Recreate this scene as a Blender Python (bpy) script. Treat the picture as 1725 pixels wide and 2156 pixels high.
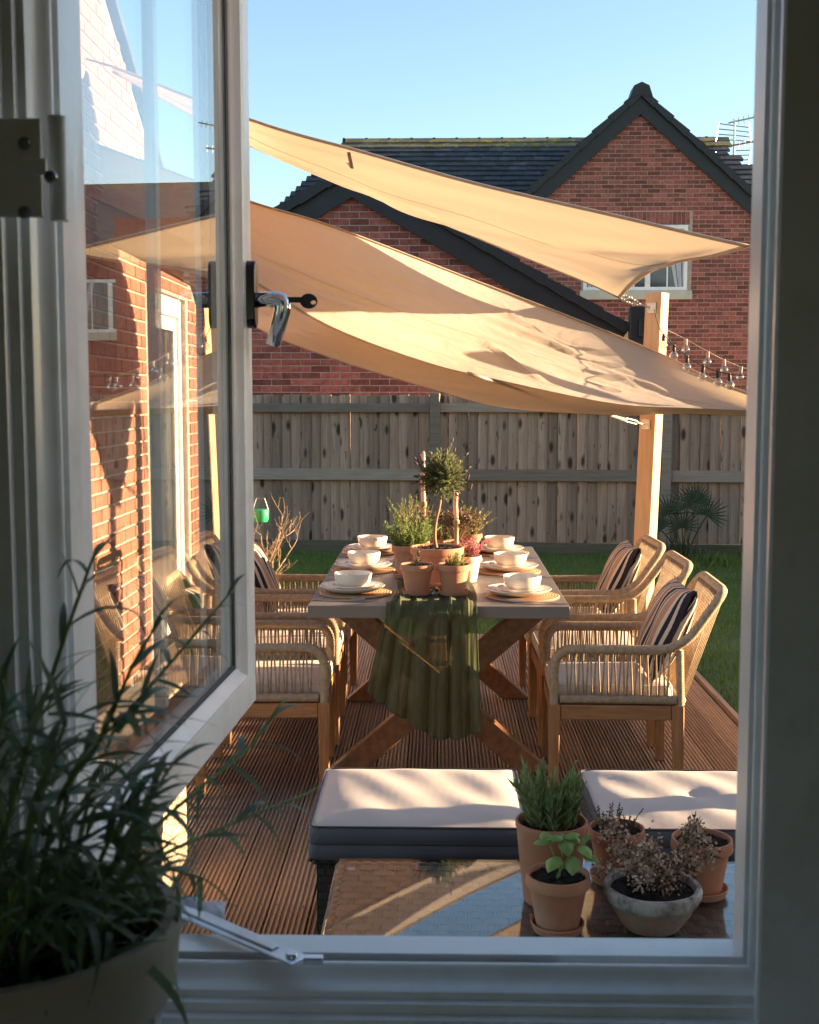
import bpy, math, random
import numpy as np
from mathutils import Vector, Matrix
rng = random.Random(7)
PI = math.pi
for o in list(bpy.data.objects): bpy.data.objects.remove(o)
sc = bpy.context.scene
COL = sc.collection

# ---------------------------------------------------------------- camera
# pixel grid used below for turning photo pixels into directions: 1725 x 2156
FPX, PCX, PCY, CAMH = 2600.0, 862.5, 1078.0, 1.54
PITCH = math.atan((1078 - 834) / FPX)
YAW = math.atan((921 - 862.5) / FPX * math.cos(PITCH))
fwd = Vector((-math.sin(YAW) * math.cos(PITCH), math.cos(YAW) * math.cos(PITCH), -math.sin(PITCH)))
rgt = Vector((math.cos(YAW), math.sin(YAW), 0)); upv = rgt.cross(fwd)
cam = bpy.data.objects.new('camera', bpy.data.cameras.new('camera')); COL.objects.link(cam)
cam.matrix_world = Matrix((( rgt.x, upv.x, -fwd.x, 0), (rgt.y, upv.y, -fwd.y, 0), (rgt.z, upv.z, -fwd.z, CAMH), (0, 0, 0, 1)))
cd = cam.data; cd.sensor_fit = 'HORIZONTAL'; cd.sensor_width = 36; cd.lens = 36 * FPX / 1725
cd.clip_start = .02; cd.clip_end = 600
cd.dof.use_dof = True; cd.dof.focus_distance = 5.5; cd.dof.aperture_fstop = 22
sc.camera = cam
def ray(x, y): return fwd * FPX + rgt * (x - PCX) - upv * (y - PCY)
def atY(x, y, Y): d = ray(x, y); t = Y / d.y; return Vector((d.x * t, Y, CAMH + d.z * t))
def atZ(x, y, z): d = ray(x, y); t = (z - CAMH) / d.z; return Vector((d.x * t, d.y * t, z))
def atX(x, y, X): d = ray(x, y); t = X / d.x; return Vector((X, d.y * t, CAMH + d.z * t))
def proj(p):
    v = Vector(p) - Vector((0, 0, CAMH)); k = v.dot(fwd)
    return (PCX + FPX * v.dot(rgt) / k, PCY - FPX * v.dot(upv) / k) if k > 0 else (-9e9, 0)

# ---------------------------------------------------------------- sky, sun, exposure
SUN_EL, SUN_AZ = math.radians(7.5), math.radians(81.7)      # azimuth from +Y towards +X
sdir = Vector((math.sin(SUN_AZ) * math.cos(SUN_EL), math.cos(SUN_AZ) * math.cos(SUN_EL), math.sin(SUN_EL)))
W = bpy.data.worlds.new('World'); sc.world = W; W.use_nodes = True
wn = W.node_tree; bg = wn.nodes['Background']
sky = wn.nodes.new('ShaderNodeTexSky'); sky.sky_type = 'NISHITA'; sky.sun_disc = False
sky.sun_elevation = SUN_EL; sky.sun_rotation = SUN_AZ; sky.air_density = .9; sky.dust_density = .7; sky.ozone_density = 1.5
wn.links.new(sky.outputs[0], bg.inputs[0]); bg.inputs[1].default_value = .055
sl = bpy.data.lights.new('sun', 'SUN'); sl.energy = 3.4; sl.angle = math.radians(.55); sl.color = (1.0, .73, .44)
so = bpy.data.objects.new('sun', sl); COL.objects.link(so)
so.rotation_euler = sdir.to_track_quat('Z', 'Y').to_euler(); so.location = (20, 5, 12)
sc.view_settings.view_transform = 'Standard'; sc.view_settings.look = 'None'
sc.view_settings.gamma = 1; sc.view_settings.exposure = 3.05
sc.render.engine = 'CYCLES'
sc.cycles.max_bounces = 10; sc.cycles.transparent_max_bounces = 24; sc.cycles.diffuse_bounces = 5
sc.cycles.use_denoising = True

# ---------------------------------------------------------------- helpers
def link(o): COL.objects.link(o); return o
def empty(name, loc=(0, 0, 0), rz=0):
    o = bpy.data.objects.new(name, None); o.location = loc; o.rotation_euler = (0, 0, rz); o.empty_display_size = .05
    return link(o)
def tag(o, label=None, cat=None, group=None, kind=None):
    if label: o['label'] = label
    if cat: o['category'] = cat
    if group: o['group'] = group
    if kind: o['kind'] = kind
    return o
def thing(name, label, cat, loc=(0, 0, 0), rz=0, group=None): return tag(empty(name, loc, rz), label, cat, group)
def copy_tree(o, parent=None):
    c = o.copy(); COL.objects.link(c); c.parent = parent
    for ch in list(o.children): copy_tree(ch, c)
    return c
class MB:
    def __init__(s): s.v = []; s.f = []
    def add(s, vs, fs):
        b = len(s.v); s.v += [tuple(p) for p in vs]; s.f += [tuple(i + b for i in q) for q in fs]; return s
    def box(s, c, d, R=None):
        x, y, z = d[0] / 2, d[1] / 2, d[2] / 2
        P = [Vector(p) for p in ((-x, -y, -z), (x, -y, -z), (x, y, -z), (-x, y, -z), (-x, -y, z), (x, -y, z), (x, y, z), (-x, y, z))]
        c = Vector(c); P = [(R @ p if R else p) + c for p in P]
        return s.add(P, [(0, 3, 2, 1), (4, 5, 6, 7), (0, 1, 5, 4), (1, 2, 6, 5), (2, 3, 7, 6), (3, 0, 4, 7)])
    def bbox(s, a, b): return s.box([(a[i] + b[i]) / 2 for i in range(3)], [abs(b[i] - a[i]) for i in range(3)])
    def cham(s, c, d, k, R=None):      # box with chamfered edges
        x, y, z = d[0] / 2, d[1] / 2, d[2] / 2; c = Vector(c); P = []
        for zz, kk in ((-z, k), (-z + k, 0), (z - k, 0), (z, k)):
            a, b, e = x - kk, y - kk, k
            for q in ((-a + e, -b), (a - e, -b), (a, -b + e), (a, b - e), (a - e, b), (-a + e, b), (-a, b - e), (-a, -b + e)): P.append(Vector((q[0], q[1], zz)))
        P = [(R @ p if R else p) + c for p in P]
        F = [tuple(range(7, -1, -1)), tuple(range(24, 32))]
        for r in range(3):
            for i in range(8):
                j = (i + 1) % 8; F.append((r * 8 + i, r * 8 + j, r * 8 + 8 + j, r * 8 + 8 + i))
        return s.add(P, F)
    def bar(s, p, q, w, h, up=(0, 0, 1)):
        p, q = Vector(p), Vector(q); d = (q - p); L = d.length; d.normalize()
        u = Vector(up); sd = d.cross(u)
        if sd.length < 1e-6: sd = d.cross(Vector((1, 0, 0)))
        sd.normalize(); u = sd.cross(d)
        R = Matrix((sd, d, u)).transposed()
        return s.box((p + q) / 2, (w, L, h), R)
    def tube(s, pts, r, n=8, cap=True, flat=1.0):
        pts = [Vector(p) for p in pts]; m = len(pts)
        rr = r if isinstance(r, (list, tuple)) else [r] * m
        t0 = (pts[1] - pts[0]).normalized()
        ref = Vector((0, 0, 1)) if abs(t0.z) < .9 else Vector((1, 0, 0))
        nrm = (ref - t0 * ref.dot(t0)).normalized(); V = []
        for i in range(m):
            t = (pts[min(i + 1, m - 1)] - pts[max(i - 1, 0)])
            t = t.normalized() if t.length > 1e-9 else t0
            nrm = nrm - t * nrm.dot(t)
            nrm = nrm.normalized() if nrm.length > 1e-6 else t.orthogonal().normalized()
            b = t.cross(nrm)
            for k in range(n):
                a = 2 * PI * k / n; V.append(pts[i] + (nrm * math.cos(a) * flat + b * math.sin(a)) * rr[i])
        F = [(i * n + k, i * n + (k + 1) % n, (i + 1) * n + (k + 1) % n, (i + 1) * n + k) for i in range(m - 1) for k in range(n)]
        if cap: F += [tuple(range(n - 1, -1, -1)), tuple(range((m - 1) * n, m * n))]
        return s.add(V, F)
    def lathe(s, prof, n=32, c=(0, 0, 0), close=False, wob=None):
        c = Vector(c); m = len(prof); V = []
        for i, (r, z) in enumerate(prof):
            for k in range(n):
                a = 2 * PI * k / n; q = wob(i, a) if wob else 1.0
                V.append(c + Vector((r * q * math.cos(a), r * q * math.sin(a), z)))
        F = [(i * n + k, i * n + (k + 1) % n, (i + 1) * n + (k + 1) % n, (i + 1) * n + k) for i in range(m - 1) for k in range(n)]
        return s.add(V, F)
    def grid(s, G):
        m, n = len(G), len(G[0]); V = [p for r in G for p in r]
        return s.add(V, [(i * n + j, i * n + j + 1, (i + 1) * n + j + 1, (i + 1) * n + j) for i in range(m - 1) for j in range(n - 1)])
    def prism(s, poly, ax, a, b):      # poly of 2d points, extruded along axis ax from a to b
        def P(p, t): return (t, p[0], p[1]) if ax == 'x' else ((p[0], t, p[1]) if ax == 'y' else (p[0], p[1], t))
        n = len(poly); V = [P(p, a) for p in poly] + [P(p, b) for p in poly]
        return s.add(V, [tuple(range(n)), tuple(range(2 * n - 1, n - 1, -1))] + [(i, i + n, (i + 1) % n + n, (i + 1) % n) for i in range(n)])
    def build(s, name, mat, parent=None, smooth=False, world=False, fix=True, bevel=0, seg=1):
        me = bpy.data.meshes.new(name); me.from_pydata(s.v, [], s.f)
        if fix:
            import bmesh
            bm = bmesh.new(); bm.from_mesh(me); bmesh.ops.recalc_face_normals(bm, faces=bm.faces); bm.to_mesh(me); bm.free()
        if mat: me.materials.append(mat)
        if smooth:
            me.polygons.foreach_set('use_smooth', [True] * len(me.polygons))
            if smooth != True: me.set_sharp_from_angle(angle=math.radians(smooth))
        o = link(bpy.data.objects.new(name, me))
        if parent:
            o.parent = parent
            if world: o.matrix_parent_inverse = parent.matrix_basis.inverted()
        if bevel:
            b = o.modifiers.new('bevel', 'BEVEL'); b.width = bevel; b.segments = seg; b.limit_method = 'ANGLE'; b.angle_limit = math.radians(40)
        return o
def meshobj(name, me, parent=None, loc=(0, 0, 0), rot=None, scale=None):
    o = link(bpy.data.objects.new(name, me)); o.location = loc
    if rot is not None: o.rotation_euler = rot
    if scale is not None: o.scale = scale
    if parent: o.parent = parent
    return o
def lerp(a, b, t): return a + (b - a) * t
def curve(keys, n):      # catmull-rom through points
    K = [Vector(k) for k in keys]; K = [K[0] * 2 - K[1]] + K + [K[-1] * 2 - K[-2]]; out = []
    m = len(K) - 3
    for i in range(n):
        t = i / (n - 1) * m; j = min(int(t), m - 1); t -= j
        a, b, c, d = K[j:j + 4]
        out.append(.5 * ((2 * b) + (c - a) * t + (2 * a - 5 * b + 4 * c - d) * t * t + (3 * b - a - 3 * c + d) * t ** 3))
    return out
def round_path(pts, rad, n=7):
    pts = [Vector(p) for p in pts]; out = [pts[0]]
    for i in range(1, len(pts) - 1):
        p = pts[i]; a = (pts[i - 1] - p); b = (pts[i + 1] - p); r = rad[i] if isinstance(rad, (list, tuple)) else rad
        A = p + a.normalized() * min(r, a.length * .49); B = p + b.normalized() * min(r, b.length * .49)
        for k in range(n): t = k / (n - 1); out.append(A * (1 - t) ** 2 + p * 2 * t * (1 - t) + B * t * t)
    return out + [pts[-1]]
def resample(pts, step):
    pts = [Vector(p) for p in pts]; L = [0]
    for i in range(1, len(pts)): L.append(L[-1] + (pts[i] - pts[i - 1]).length)
    n = max(2, int(L[-1] / step)); out = []; j = 0
    for i in range(n + 1):
        d = L[-1] * i / n
        while j < len(L) - 2 and L[j + 1] < d: j += 1
        t = (d - L[j]) / max(1e-9, L[j + 1] - L[j]); out.append(pts[j].lerp(pts[j + 1], min(1, t)))
    return out
# ---------------------------------------------------------------- materials
def nodes(name):
    m = bpy.data.materials.new(name); m.use_nodes = True; nt = m.node_tree
    return m, nt, nt.nodes['Principled BSDF'], nt.nodes['Material Output']
def nd(nt, t, ins=None, **kw):
    n = nt.nodes.new(t)
    for k, v in kw.items(): setattr(n, k, v)
    for k, v in (ins or {}).items():
        if isinstance(v, bpy.types.NodeSocket): nt.links.new(v, n.inputs[k])
        else: n.inputs[k].default_value = v
    return n
def c4(c): return (c[0], c[1], c[2], 1)
def mixc(nt, fac, a, b, bt='MIX'):
    n = nd(nt, 'ShaderNodeMix', data_type='RGBA', blend_type=bt)
    for k, v in ((0, fac), (6, a), (7, b)):
        if isinstance(v, bpy.types.NodeSocket): nt.links.new(v, n.inputs[k])
        else: n.inputs[k].default_value = c4(v) if k > 0 else v
    return n.outputs[2]
def ramp(nt, fac, stops):
    n = nd(nt, 'ShaderNodeValToRGB', {0: fac}); e = n.color_ramp.elements
    while len(e) < len(stops): e.new(.5)
    for i, (p, c) in enumerate(stops): e[i].position = p; e[i].color = c4(c) if not isinstance(c, (int, float)) else (c, c, c, 1)
    return n.outputs[0]
def randsock(nt):
    oi = nd(nt, 'ShaderNodeObjectInfo'); g = nd(nt, 'ShaderNodeNewGeometry')
    a = nd(nt, 'ShaderNodeMath', {0: oi.outputs['Random'], 1: g.outputs['Random Per Island']}, operation='ADD')
    return nd(nt, 'ShaderNodeMath', {0: a.outputs[0]}, operation='FRACT').outputs[0]
def coords(nt, stretch=(1, 1, 1), rnd=False):
    tc = nd(nt, 'ShaderNodeTexCoord'); mp = nd(nt, 'ShaderNodeMapping', {0: tc.outputs['Object'], 3: stretch})
    if rnd:
        r = randsock(nt); s = nd(nt, 'ShaderNodeMath', {0: r, 1: 37.0}, operation='MULTIPLY')
        nt.links.new(nd(nt, 'ShaderNodeCombineXYZ', {0: s.outputs[0], 1: s.outputs[0], 2: s.outputs[0]}).outputs[0], mp.inputs[1])
    return mp.outputs[0]
def mk(name, c1, c2=None, rough=.6, ns=6., st=(1, 1, 1), bump=0., bs=60., bst=None, metal=0., rand=0., lo=.35, hi=.65, det=4, transl=0., coat=0., spec=.5, dirt=None, dscale=3., sheen=0.):
    m, nt, p, out = nodes(name)
    c2 = c2 or tuple(x * .8 for x in c1)
    co = coords(nt, st, rand > 0)
    no = nd(nt, 'ShaderNodeTexNoise', {'Vector': co, 'Scale': ns, 'Detail': det})
    col = ramp(nt, no.outputs[0], [(lo, c1), (hi, c2)])
    if dirt:
        n2 = nd(nt, 'ShaderNodeTexNoise', {'Vector': coords(nt, (1, 1, 1), rand > 0), 'Scale': dscale, 'Detail': 6, 'Roughness': .7})
        col = mixc(nt, ramp(nt, n2.outputs[0], [(.48, 0), (.68, 1)]), col, dirt)
    if rand:
        r = randsock(nt); v = nd(nt, 'ShaderNodeMapRange', {0: r, 3: 1 - rand, 4: 1 + rand})
        hs = nd(nt, 'ShaderNodeHueSaturation', {'Color': col, 'Value': v.outputs[0]}); col = hs.outputs[0]
    nt.links.new(col, p.inputs['Base Color'])
    p.inputs['Roughness'].default_value = rough; p.inputs['Metallic'].default_value = metal
    p.inputs['Specular IOR Level'].default_value = spec
    if coat: p.inputs['Coat Weight'].default_value = coat; p.inputs['Coat Roughness'].default_value = .055
    if sheen: p.inputs['Sheen Weight'].default_value = sheen
    if bump:
        bn = nd(nt, 'ShaderNodeTexNoise', {'Vector': coords(nt, bst or st), 'Scale': bs, 'Detail': 5})
        b = nd(nt, 'ShaderNodeBump', {'Height': bn.outputs[0], 'Strength': bump, 'Distance': .004})
        nt.links.new(b.outputs[0], p.inputs['Normal'])
    if transl:
        tr = nd(nt, 'ShaderNodeBsdfTranslucent', {0: col}); mx = nd(nt, 'ShaderNodeMixShader', {0: transl, 1: p.outputs[0], 2: tr.outputs[0]})
        nt.links.new(mx.outputs[0], out.inputs[0])
    return m
def glass_mat(name, tint=(.97, .99, .98), f0=.045, rough=0., gain=1.0, pw_=5.0):
    # flat pane: passes light straight through and mirrors more the flatter it is seen (Schlick)
    m, nt, p, out = nodes(name); nt.nodes.remove(p)
    lw = nd(nt, 'ShaderNodeLayerWeight', {0: .5})
    pw = nd(nt, 'ShaderNodeMath', {0: lw.outputs['Facing'], 1: pw_}, operation='POWER')
    fac = nd(nt, 'ShaderNodeMath', {0: pw.outputs[0], 1: (1 - f0) * gain, 2: f0}, operation='MULTIPLY_ADD', use_clamp=True)
    t = nd(nt, 'ShaderNodeBsdfTransparent', {0: c4(tint)}); g = nd(nt, 'ShaderNodeBsdfGlossy', {0: (1, 1, 1, 1), 'Roughness': rough})
    mx = nd(nt, 'ShaderNodeMixShader', {0: fac.outputs[0], 1: t.outputs[0], 2: g.outputs[0]})
    nt.links.new(mx.outputs[0], out.inputs[0]); return m
M = {}
M['upvc'] = mk('upvc', (.86, .86, .85), (.82, .82, .82), .24, ns=3, bump=.02, bs=20, dirt=(.70, .68, .64), dscale=5)
M['gasket'] = mk('gasket', (.012, .012, .014), None, .6)
M['pane'] = glass_mat('sealed_unit', (.96, .98, .97), .07, pw_=3.6)      # double glazed: four surfaces mirror
M['blackchrome'] = mk('black_chrome', (.06, .06, .065), None, .15, metal=1)
M['chrome'] = mk('chrome', (.80, .81, .84), None, .10, metal=1)
M['steel'] = mk('steel', (.62, .64, .68), (.5, .5, .52), .3, metal=1, ns=30)
M['galv'] = mk('galvanised', (.7, .66, .58), (.5, .48, .45), .35, metal=1, ns=40)
M['black'] = mk('black_plastic', (.015, .015, .017), None, .45)
M['screw'] = mk('screw_head', (.35, .35, .36), None, .3, metal=1)
M['plaster'] = mk('plaster', (.62, .57, .50), (.56, .52, .46), .8, bump=.1)
M['floor'] = mk('floor_board', (.25, .18, .12), (.2, .14, .1), .5, ns=4, st=(1, 8, 1))
M['brick'] = mk('brick', (.31, .088, .066), (.20, .055, .045), .88, ns=16, rand=.42, bump=.5, bs=90, dirt=(.33, .13, .10), dscale=20)
M['brick_near'] = mk('brick_near', (.36, .15, .09), (.27, .105, .065), .88, ns=16, rand=.15, bump=.5, bs=90)
M['mortar'] = mk('mortar', (.50, .39, .33), (.40, .31, .26), .95, ns=20, bump=.3)
M['tile'] = mk('roof_tile', (.040, .045, .055), (.028, .030, .036), .65, ns=5, rand=.3, dirt=(.09, .085, .07), dscale=4)
M['lichen'] = mk('lichen_tile', (.15, .135, .09), (.08, .078, .065), .9, ns=6, rand=.25, dirt=(.42, .30, .03), dscale=6)
M['fascia'] = mk('fascia_board', (.016, .017, .020), (.012, .012, .014), .45)
M['cill'] = mk('cill_stone', (.55, .52, .42), (.48, .45, .37), .85)
M['house_glass'] = mk('house_glass', (.03, .04, .05), (.10, .11, .12), .05, ns=2, spec=.8)
M['curtain'] = mk('curtain', (.55, .55, .58), (.35, .35, .4), .9, ns=10, st=(6, 1, .2))
M['teak'] = mk('teak', (.43, .21, .085), (.30, .135, .055), .5, ns=7, st=(14, 14, 1.2), bump=.25, bs=30, rand=.12)
M['teak_x'] = mk('teak_along_x', (.43, .21, .085), (.30, .135, .055), .5, ns=7, st=(1.2, 14, 14), bump=.25, bs=30, rand=.12)
M['tleg'] = mk('table_leg_wood', (.30, .135, .06), (.20, .085, .04), .5, ns=7, st=(5, 5, 5), bump=.2, bs=30)
M['rope'] = mk('rope', (.47, .345, .225), (.34, .24, .15), .85, ns=60, bump=.5, bs=300, rand=.08)
M['cushion'] = mk('cream_canvas', (.74, .64, .53), (.68, .58, .48), .85, ns=5, bump=.12, bs=300, sheen=.1)
M['tabletop'] = mk('taupe_tabletop', (.205, .175, .155), (.185, .158, .14), .42, ns=3, st=(1, 4, 1))
M['ceramic'] = mk('cream_stoneware', (.80, .70, .58), (.77, .67, .55), .22, ns=8, coat=.3)
M['cutlery'] = mk('cutlery', (.72, .66, .6), None, .25, metal=1)
M['terracotta'] = mk('terracotta', (.46, .20, .11), (.39, .165, .085), .85, ns=7, bump=.15, bs=120, rand=.1, dirt=(.46, .25, .16), dscale=7)
M['terra_dark'] = mk('terracotta_red', (.42, .175, .095), (.35, .14, .075), .8, ns=7, bump=.15, bs=120, dirt=(.40, .2, .13), dscale=5)
M['soil'] = mk('soil', (.030, .020, .014), (.012, .008, .006), .95, ns=40, bump=1.0, bs=120)
M['stone_pot'] = mk('weathered_stone', (.46, .43, .37), (.32, .29, .25), .95, ns=14, bump=.5, bs=90, dirt=(.10, .09, .08), dscale=22)
M['stone_body'] = mk('weathered_clay', (.32, .20, .125), (.23, .135, .08), .95, ns=9, bump=.4, bs=90, dirt=(.30, .235, .17), dscale=8)
M['candle'] = mk('pink_wax', (.78, .48, .36), None, .45, transl=.25)
M['brass'] = mk('candle_holder_wood', (.42, .27, .13), (.3, .2, .1), .4, ns=12)
M['cable'] = mk('cable', (.03, .028, .026), None, .6)
M['cable2'] = mk('pale_cable', (.30, .25, .22), None, .6)
M['bulb'] = glass_mat('bulb_glass', (.90, .86, .80), .16, pw_=2.2)
M['filament'] = mk('filament', (.8, .4, .1), None, .4)
M['bark'] = mk('bark', (.30, .19, .11), (.20, .12, .07), .9, ns=12, st=(6, 6, 1))
M['twig'] = mk('bare_twig', (.36, .24, .15), (.25, .17, .11), .9, ns=12)
def leaf(name, a, b, transl=.35, rough=.55, spec=.35): return mk(name, a, b, rough, ns=12, rand=.28, transl=transl, spec=spec)
M['lav'] = leaf('lavender_leaf', (.22, .29, .11), (.13, .19, .07), .3)
M['rosemary'] = leaf('rosemary_leaf', (.17, .25, .06), (.11, .18, .045))
M['topiary'] = leaf('topiary_leaf', (.16, .19, .085), (.10, .13, .055))
M['thyme'] = leaf('thyme_leaf', (.07, .085, .045), (.045, .055, .03), .2)
M['dry'] = leaf('dry_flower', (.62, .46, .34), (.42, .29, .20), .2, .9)
M['darkleaf'] = leaf('dark_leaf', (.16, .105, .055), (.09, .06, .035), .25)
M['heather'] = leaf('heather_flower', (.55, .16, .24), (.45, .12, .18), .3)
M['yellowgreen'] = leaf('yellow_green_leaf', (.30, .28, .04), (.18, .2, .04))
M['basil'] = leaf('basil_leaf', (.26, .38, .10), (.19, .31, .075), .25, .4)
M['fg'] = leaf('foreground_leaf', (.25, .32, .19), (.14, .21, .11), .35, .45, .5)
M['fgstem'] = mk('foreground_stem', (.30, .40, .12), (.22, .32, .09), .55, transl=.3)
M['palm'] = leaf('palm_leaf', (.055, .085, .035), (.035, .06, .025), .2)
M['grass'] = leaf('grass_blade', (.19, .27, .055), (.13, .20, .04), .35, .6)
M['lawn'] = mk('lawn_soil', (.11, .16, .04), (.075, .115, .03), .95, ns=3, bump=.6, bs=60)
M['greenplastic'] = mk('green_plastic', (.04, .42, .18), None, .4, transl=.2)
M['wicker'] = mk('dark_wicker', (.055, .047, .043), (.035, .03, .028), .5, ns=20, rand=.2, st=(1, 1, 1))
M['wicker_top'] = mk('brown_wicker', (.17, .125, .095), (.10, .075, .06), .5, ns=20, rand=.2)
M['wicker_tan'] = mk('tan_wicker', (.50, .40, .27), (.40, .31, .2), .6, ns=20, rand=.15)
M['tableglass'] = glass_mat('table_glass', (.92, .95, .95), .06, .0, 1.0)
M['piping'] = mk('dark_piping', (.05, .045, .05), None, .6)
M['bcushion'] = mk('beige_canvas', (.50, .42, .37), (.46, .385, .34), .85, ns=4, bump=.25, bs=14, sheen=.1)
M['bside'] = mk('charcoal_canvas', (.10, .10, .115), (.08, .08, .092), .8, ns=6, bump=.2, bs=30)
M['polywhite'] = mk('white_plastic_sheet', (.72, .72, .78), None, .3, transl=.4)
# fence board: grey weathered pine with dark knots
def fence_mat(name, a, b, knots=True, st=(9, 9, .7)):
    m, nt, p, out = nodes(name); co = coords(nt, st, True)
    n = nd(nt, 'ShaderNodeTexNoise', {'Vector': co, 'Scale': 5., 'Detail': 6, 'Roughness': .6})
    col = ramp(nt, n.outputs[0], [(.3, a), (.7, b)])
    if knots:
        v = nd(nt, 'ShaderNodeTexVoronoi', {'Vector': coords(nt, (1, .3, .62), True), 'Scale': 7.5})
        k = ramp(nt, v.outputs['Distance'], [(.13, .95), (.25, 0)])
        col = mixc(nt, k, col, (.045, .028, .018))
        v2 = nd(nt, 'ShaderNodeTexNoise', {'Vector': coords(nt, (1, 1, .5), True), 'Scale': 26., 'Detail': 2})
        col = mixc(nt, ramp(nt, v2.outputs[0], [(.66, 0), (.72, .8)]), col, (.07, .045, .03))
    r = randsock(nt); vv = nd(nt, 'ShaderNodeMapRange', {0: r, 3: .62, 4: 1.22})
    hs = nd(nt, 'ShaderNodeHueSaturation', {'Color': col, 'Value': vv.outputs[0]})
    nt.links.new(hs.outputs[0], p.inputs['Base Color']); p.inputs['Roughness'].default_value = .85
    b_ = nd(nt, 'ShaderNodeBump', {'Height': n.outputs[0], 'Strength': .35, 'Distance': .004}); nt.links.new(b_.outputs[0], p.inputs['Normal'])
    return m
M['fboard'] = fence_mat('fence_board', (.50, .375, .27), (.30, .215, .15))
M['frail'] = fence_mat('fence_rail', (.39, .325, .25), (.27, .225, .175), False, (.7, 9, 9))
M['fgravel'] = fence_mat('gravel_board', (.15, .14, .09), (.10, .10, .06), False, (.7, 9, 9))
M['post'] = fence_mat('sail_post_pine', (.62, .40, .22), (.50, .31, .165), False, (12, 12, .8))
M['deck'] = fence_mat('deck_board', (.44, .30, .20), (.30, .20, .13), False, (10, .5, 10))
# sail cloth
m_, nt_, p_, out_ = nodes('sail_cloth')
co_ = coords(nt_); n_ = nd(nt_, 'ShaderNodeTexNoise', {'Vector': co_, 'Scale': 1.6, 'Detail': 5})
cl_ = ramp(nt_, n_.outputs[0], [(.3, (.53, .455, .395)), (.7, (.49, .42, .36))])
nt_.links.new(cl_, p_.inputs['Base Color']); p_.inputs['Roughness'].default_value = .36
w_ = nd(nt_, 'ShaderNodeTexNoise', {'Vector': coords(nt_, (.7, 2.6, 2.6)), 'Scale': 3.6, 'Detail': 4, 'Distortion': .8})
b_ = nd(nt_, 'ShaderNodeBump', {'Height': w_.outputs[0], 'Strength': .28, 'Distance': .05}); nt_.links.new(b_.outputs[0], p_.inputs['Normal'])
t_ = nd(nt_, 'ShaderNodeBsdfTranslucent', {0: (.53, .40, .275, 1)}); x_ = nd(nt_, 'ShaderNodeMixShader', {0: .38, 1: p_.outputs[0], 2: t_.outputs[0]})
nt_.links.new(x_.outputs[0], out_.inputs[0]); M['sail'] = m_
# sheer green runner
m_, nt_, p_, out_ = nodes('sheer_green_cloth')
wv = nd(nt_, 'ShaderNodeTexNoise', {'Vector': coords(nt_, (1, 1, .15)), 'Scale': 160., 'Detail': 2})
cl_ = ramp(nt_, wv.outputs[0], [(.3, (.13, .135, .065)), (.7, (.095, .105, .05))])
nt_.links.new(cl_, p_.inputs['Base Color']); p_.inputs['Roughness'].default_value = .8
t_ = nd(nt_, 'ShaderNodeBsdfTranslucent', {0: cl_}); x_ = nd(nt_, 'ShaderNodeMixShader', {0: .4, 1: p_.outputs[0], 2: t_.outputs[0]})
tp_ = nd(nt_, 'ShaderNodeBsdfTransparent', {0: (.75, .8, .6, 1)}); y_ = nd(nt_, 'ShaderNodeMixShader', {0: .18, 1: x_.outputs[0], 2: tp_.outputs[0]})
nt_.links.new(y_.outputs[0], out_.inputs[0]); M['runner'] = m_
# striped pillow cloth (bands across local x)
m_, nt_, p_, out_ = nodes('striped_cloth')
sx = nd(nt_, 'ShaderNodeSeparateXYZ', {0: nd(nt_, 'ShaderNodeTexCoord').outputs['Object']})
mr = nd(nt_, 'ShaderNodeMapRange', {0: sx.outputs[0], 1: -.22, 2: .22})
K, T, C_, G_ = (.018, .014, .02), (.42, .24, .14), (.62, .50, .40), (.09, .06, .035)
cuts = [(0, K), (.10, C_), (.115, K), (.15, C_), (.19, T), (.28, C_), (.30, G_), (.325, C_), (.35, K), (.42, C_), (.45, T), (.50, K), (.53, C_), (.55, K), (.57, C_), (.60, T), (.68, C_), (.70, K), (.75, C_), (.77, K), (.79, C_), (.82, T), (.9, C_), (.93, K)]
rp = nd(nt_, 'ShaderNodeValToRGB', {0: mr.outputs[0]}); rp.color_ramp.interpolation = 'CONSTANT'; e_ = rp.color_ramp.elements
while len(e_) < len(cuts): e_.new(.5)
for i, (q, c) in enumerate(cuts): e_[i].position = q; e_[i].color = c4(c)
nt_.links.new(rp.outputs[0], p_.inputs['Base Color']); p_.inputs['Roughness'].default_value = .9; M['stripe'] = m_
# rattan placemat: concentric coils
m_, nt_, p_, out_ = nodes('rattan')
wv = nd(nt_, 'ShaderNodeTexWave', {'Vector': nd(nt_, 'ShaderNodeTexCoord').outputs['Object'], 'Scale': 28., 'Distortion': .6}, wave_type='RINGS', rings_direction='Z')
cl_ = ramp(nt_, wv.outputs[0], [(.2, (.30, .155, .075)), (.8, (.52, .30, .165))]); nt_.links.new(cl_, p_.inputs['Base Color'])
b_ = nd(nt_, 'ShaderNodeBump', {'Height': wv.outputs[0], 'Strength': .6, 'Distance': .004}); nt_.links.new(b_.outputs[0], p_.inputs['Normal'])
p_.inputs['Roughness'].default_value = .6; M['rattan'] = m_
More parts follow.
